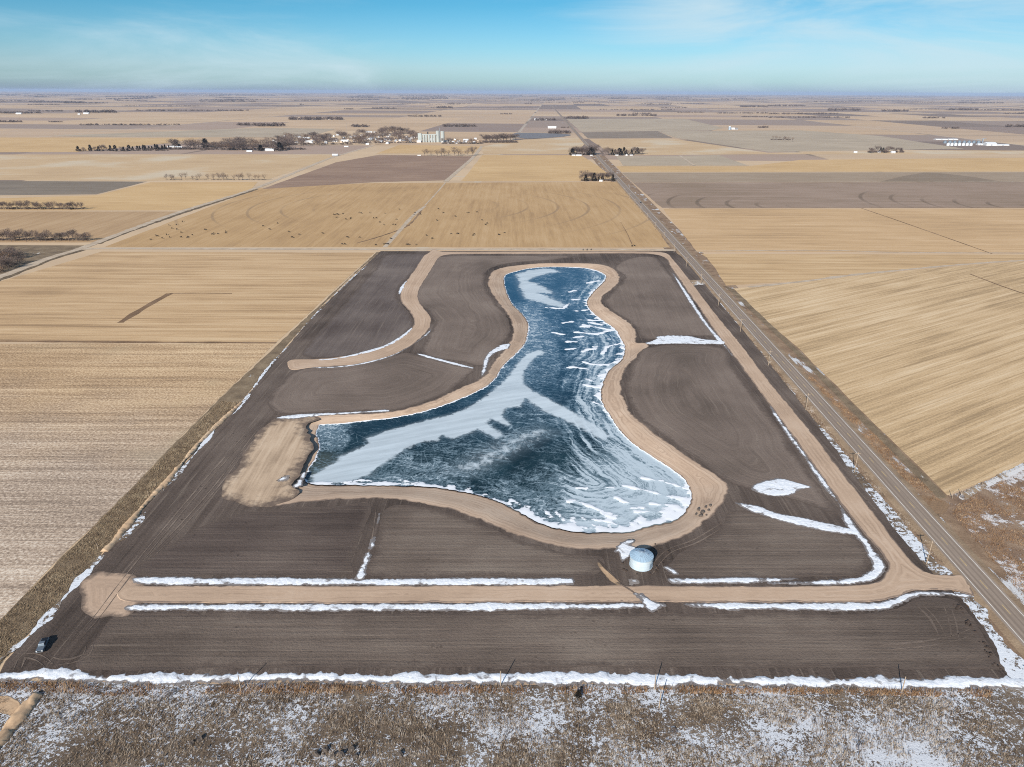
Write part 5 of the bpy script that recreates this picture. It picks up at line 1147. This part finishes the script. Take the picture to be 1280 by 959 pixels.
def hall(u0, u1, v, hp, dp, label):
    s = mpp(v); p = P((u0+u1)/2, v); w = (u1-u0)*s; r = empty('storage_shed', (p.x, p.y, 0)); h = hp*s*.62; rh = hp*s
    b = MB().box(-w/2, w/2, -dp/2, dp/2, 0, h)
    for x in (-w/2, w/2): b.poly([(x, -dp/2, h), (x, dp/2, h), (x, 0, rh)])
    b.build('wall', M['white_w'], r); MB().gable(-w/2, w/2, -dp/2, dp/2, h, rh).build('roof', M['roof_w'], r); MB().box(-2.5, 2.5, -dp/2-.06, -dp/2+.05, 0, h*.75).build('door', M['grey_w'], r); tag(r, label, 'shed')
hall(1230, 1243, 182, 4.2, 24, 'big white storage shed right of the far grain bins'); hall(1244, 1260, 182, 1.7, 14, 'low white storage shed at the right end of the bin yard'); hall(1221, 1227, 181.5, 2.2, 14, 'small white shed between the bins and the big shed')
hall(1168, 1183, 174.8, 1.3, 18, 'long low white shed behind the far bins at left'); hall(1184, 1196, 174.8, 1.4, 18, 'low white shed behind the middle of the far bins')
p = P(1228, 178.5); r = empty('conveyor_tower', (p.x, p.y, 0)); MB().box(-1.2, 1.2, -1.2, 1.2, 0, 5.2*s).build('tower', M['galvd'], r); MB().tube((0, 0, 5.2*s), (-8*s, 4, 3.6*s), .6, .6, 6).tube((0, 0, 5.2*s), (5*s, 4, 5.6*s), .5, .5, 6).build('chute', M['galvd'], r); tag(r, 'grey conveyor tower above the far bin yard', 'conveyor tower')
p = P(912, 162.3); r = empty('far_silo_group', (p.x, p.y, 0)); r.name = 'grain_bin'; s = mpp(162)
MB().lathe([(1.6*s, 0), (1.6*s, 3.4*s), (.01, 4.4*s)], 16).build('wall', M['galvd'], r); MB().lathe([(1.7*s, 3.35*s), (.2*s, 4.5*s), (.01, 4.6*s)], 16).build('roof', M['roof_w'], r); tag(r, 'lone pale bin on the far farm right of the highway', 'grain bin')
for pr in [o for l in PROTO.values() for o in l]:
    if pr.name not in USED:
        for c in list(pr.children): bpy.data.objects.remove(c)
        bpy.data.objects.remove(pr)

# ------------------------------------------------------------------ air, sky, sun, camera
SUN_EL = math.radians(26)
sd = FW+RT*(390/F)+UP*(365/F); SHAZ = math.atan2(sd.x, sd.y)               # shadows run this way from +Y towards +X
L = bpy.data.lights.new('sun', 'SUN'); L.energy = 5.0; L.angle = math.radians(.53); L.color = (1, .93, .84)
so = bpy.data.objects.new('sun', L); COL.objects.link(so); so.location = (-200, -300, 300)
dirv = Vector((math.sin(SHAZ)*math.cos(SUN_EL), math.cos(SHAZ)*math.cos(SUN_EL), -math.sin(SUN_EL)))
so.rotation_euler = dirv.to_track_quat('-Z', 'Y').to_euler()

HAZE = 2.5e-5
b = MB().box(-64000, 64000, -64000, 64000, -2.2, 175).build('haze')
mh = bpy.data.materials.new('haze_air'); mh.use_nodes = True; t = mh.node_tree; t.nodes.clear()
ou = t.nodes.new('ShaderNodeOutputMaterial'); pv = t.nodes.new('ShaderNodeVolumePrincipled'); pv.inputs['Color'].default_value = (.60, .74, 1, 1); pv.inputs['Density'].default_value = HAZE; pv.inputs['Anisotropy'].default_value = 0.0
t.links.new(pv.outputs[0], ou.inputs['Volume']); b.data.materials.append(mh); tag(b, 'thin blue haze over the far plain', 'haze', None, 'stuff')

W = bpy.data.worlds.new('World'); S.world = W; W.use_nodes = True; t = W.node_tree; t.nodes.clear()
def nn(ty): return t.nodes.new(ty)
ow = nn('ShaderNodeOutputWorld'); bg = nn('ShaderNodeBackground'); sky = nn('ShaderNodeTexSky')
sky.sky_type = 'NISHITA'; sky.sun_disc = False; sky.sun_elevation = SUN_EL; sky.sun_rotation = (SHAZ+PI) % (2*PI); sky.altitude = 300; sky.air_density = 1.0; sky.dust_density = .6; sky.ozone_density = 1.6
tc = nn('ShaderNodeTexCoord'); sep = nn('ShaderNodeSeparateXYZ'); t.links.new(tc.outputs['Generated'], sep.inputs[0])
mul = nn('ShaderNodeVectorMath'); mul.operation = 'MULTIPLY'; t.links.new(tc.outputs['Generated'], mul.inputs[0]); mul.inputs[1].default_value = (3.0, 3.0, 17)
rot = nn('ShaderNodeVectorRotate'); rot.rotation_type = 'Y_AXIS'; rot.inputs['Angle'].default_value = -.10; t.links.new(mul.outputs[0], rot.inputs['Vector'])
no = nn('ShaderNodeTexNoise'); no.inputs['Scale'].default_value = 1.0; no.inputs['Detail'].default_value = 9; no.inputs['Roughness'].default_value = .6; no.inputs['Distortion'].default_value = .7; t.links.new(rot.outputs[0], no.inputs['Vector'])
no2 = nn('ShaderNodeTexNoise'); no2.inputs['Scale'].default_value = .42; no2.inputs['Detail'].default_value = 2; t.links.new(rot.outputs[0], no2.inputs['Vector'])
ad = nn('ShaderNodeMath'); ad.operation = 'ADD'; t.links.new(no.outputs['Fac'], ad.inputs[0]); t.links.new(no2.outputs['Fac'], ad.inputs[1])
gp = nn('ShaderNodeMapRange'); gp.interpolation_type = 'SMOOTHSTEP'; gx = nn('ShaderNodeMath'); gx.operation = 'ABSOLUTE'; g1 = nn('ShaderNodeMath'); g1.operation = 'ADD'; g1.inputs[1].default_value = .06
t.links.new(sep.outputs[0], g1.inputs[0]); t.links.new(g1.outputs[0], gx.inputs[0]); t.links.new(gx.outputs[0], gp.inputs[0])
for i, q in enumerate((.05, .30, .34, 0)): gp.inputs[1+i].default_value = q
gz = nn('ShaderNodeMapRange'); gz.interpolation_type = 'SMOOTHSTEP'; t.links.new(sep.outputs[2], gz.inputs[0])
for i, q in enumerate((.02, .08, .25, 1)): gz.inputs[1+i].default_value = q
gm = nn('ShaderNodeMath'); gm.operation = 'MULTIPLY'; t.links.new(gp.outputs[0], gm.inputs[0]); t.links.new(gz.outputs[0], gm.inputs[1])
gs = nn('ShaderNodeMath'); gs.operation = 'SUBTRACT'; t.links.new(ad.outputs[0], gs.inputs[0]); t.links.new(gm.outputs[0], gs.inputs[1])
mr = nn('ShaderNodeMapRange'); mr.interpolation_type = 'SMOOTHSTEP'; t.links.new(gs.outputs[0], mr.inputs[0])
for i, q in enumerate((.90, 1.42, 0, .85)): mr.inputs[1+i].default_value = q
tr = nn('ShaderNodeValToRGB'); t.links.new(sep.outputs[2], tr.inputs[0]); e = tr.color_ramp.elements
for q, (p_, c_) in enumerate([(0, (.53,.74,1.32)), (.012, (.58,.88,1.30)), (.028, (.63,.91,1.30)), (.051, (.49,.86,1.21)), (.10, (.25,.71,1.0)), (.45, (.55,.8,1.0))]):
    if q >= 2: e.new(p_)
    k_ = [x for x in e if abs(x.position-p_) < 1e-4] if q >= 2 else [e[q]]
    k_[0].position = p_; k_[0].color = (*c_, 1)
tint = nn('ShaderNodeMix'); tint.data_type = 'RGBA'; tint.blend_type = 'MULTIPLY'; tint.inputs[0].default_value = 1; t.links.new(sky.outputs[0], tint.inputs[6]); t.links.new(tr.outputs[0], tint.inputs[7])
cl = nn('ShaderNodeMix'); cl.data_type = 'RGBA'; t.links.new(mr.outputs[0], cl.inputs[0]); t.links.new(tint.outputs[2], cl.inputs[6]); cl.inputs[7].default_value = (6.4, 8.1, 8.9, 1)
t.links.new(cl.outputs[2], bg.inputs[0]); bg.inputs[1].default_value = .075; t.links.new(bg.outputs[0], ow.inputs[0])

cd = bpy.data.cameras.new('camera'); cd.sensor_width = 36; cd.sensor_fit = 'HORIZONTAL'; cd.lens = 36*F/1280; cd.clip_start = 1; cd.clip_end = 200000
co = bpy.data.objects.new('camera', cd); COL.objects.link(co)
co.matrix_world = Matrix(((RT.x, UP.x, -FW.x, 0), (RT.y, UP.y, -FW.y, 0), (RT.z, UP.z, -FW.z, H), (0, 0, 0, 1)))
S.camera = co
S.view_settings.view_transform = 'Standard'; S.view_settings.look = 'None'; S.view_settings.exposure = .37; S.view_settings.gamma = 1
S.render.resolution_x, S.render.resolution_y = 1024, 767
S.cycles.pixel_filter_type = 'BLACKMAN_HARRIS'; S.cycles.filter_width = 1.05; S.cycles.max_bounces = 6; S.cycles.volume_bounces = 0; S.cycles.use_denoising = False; S.cycles.use_adaptive_sampling = False
S.cycles.volume_step_rate = 10

print('TREES', NTREE, CNT)
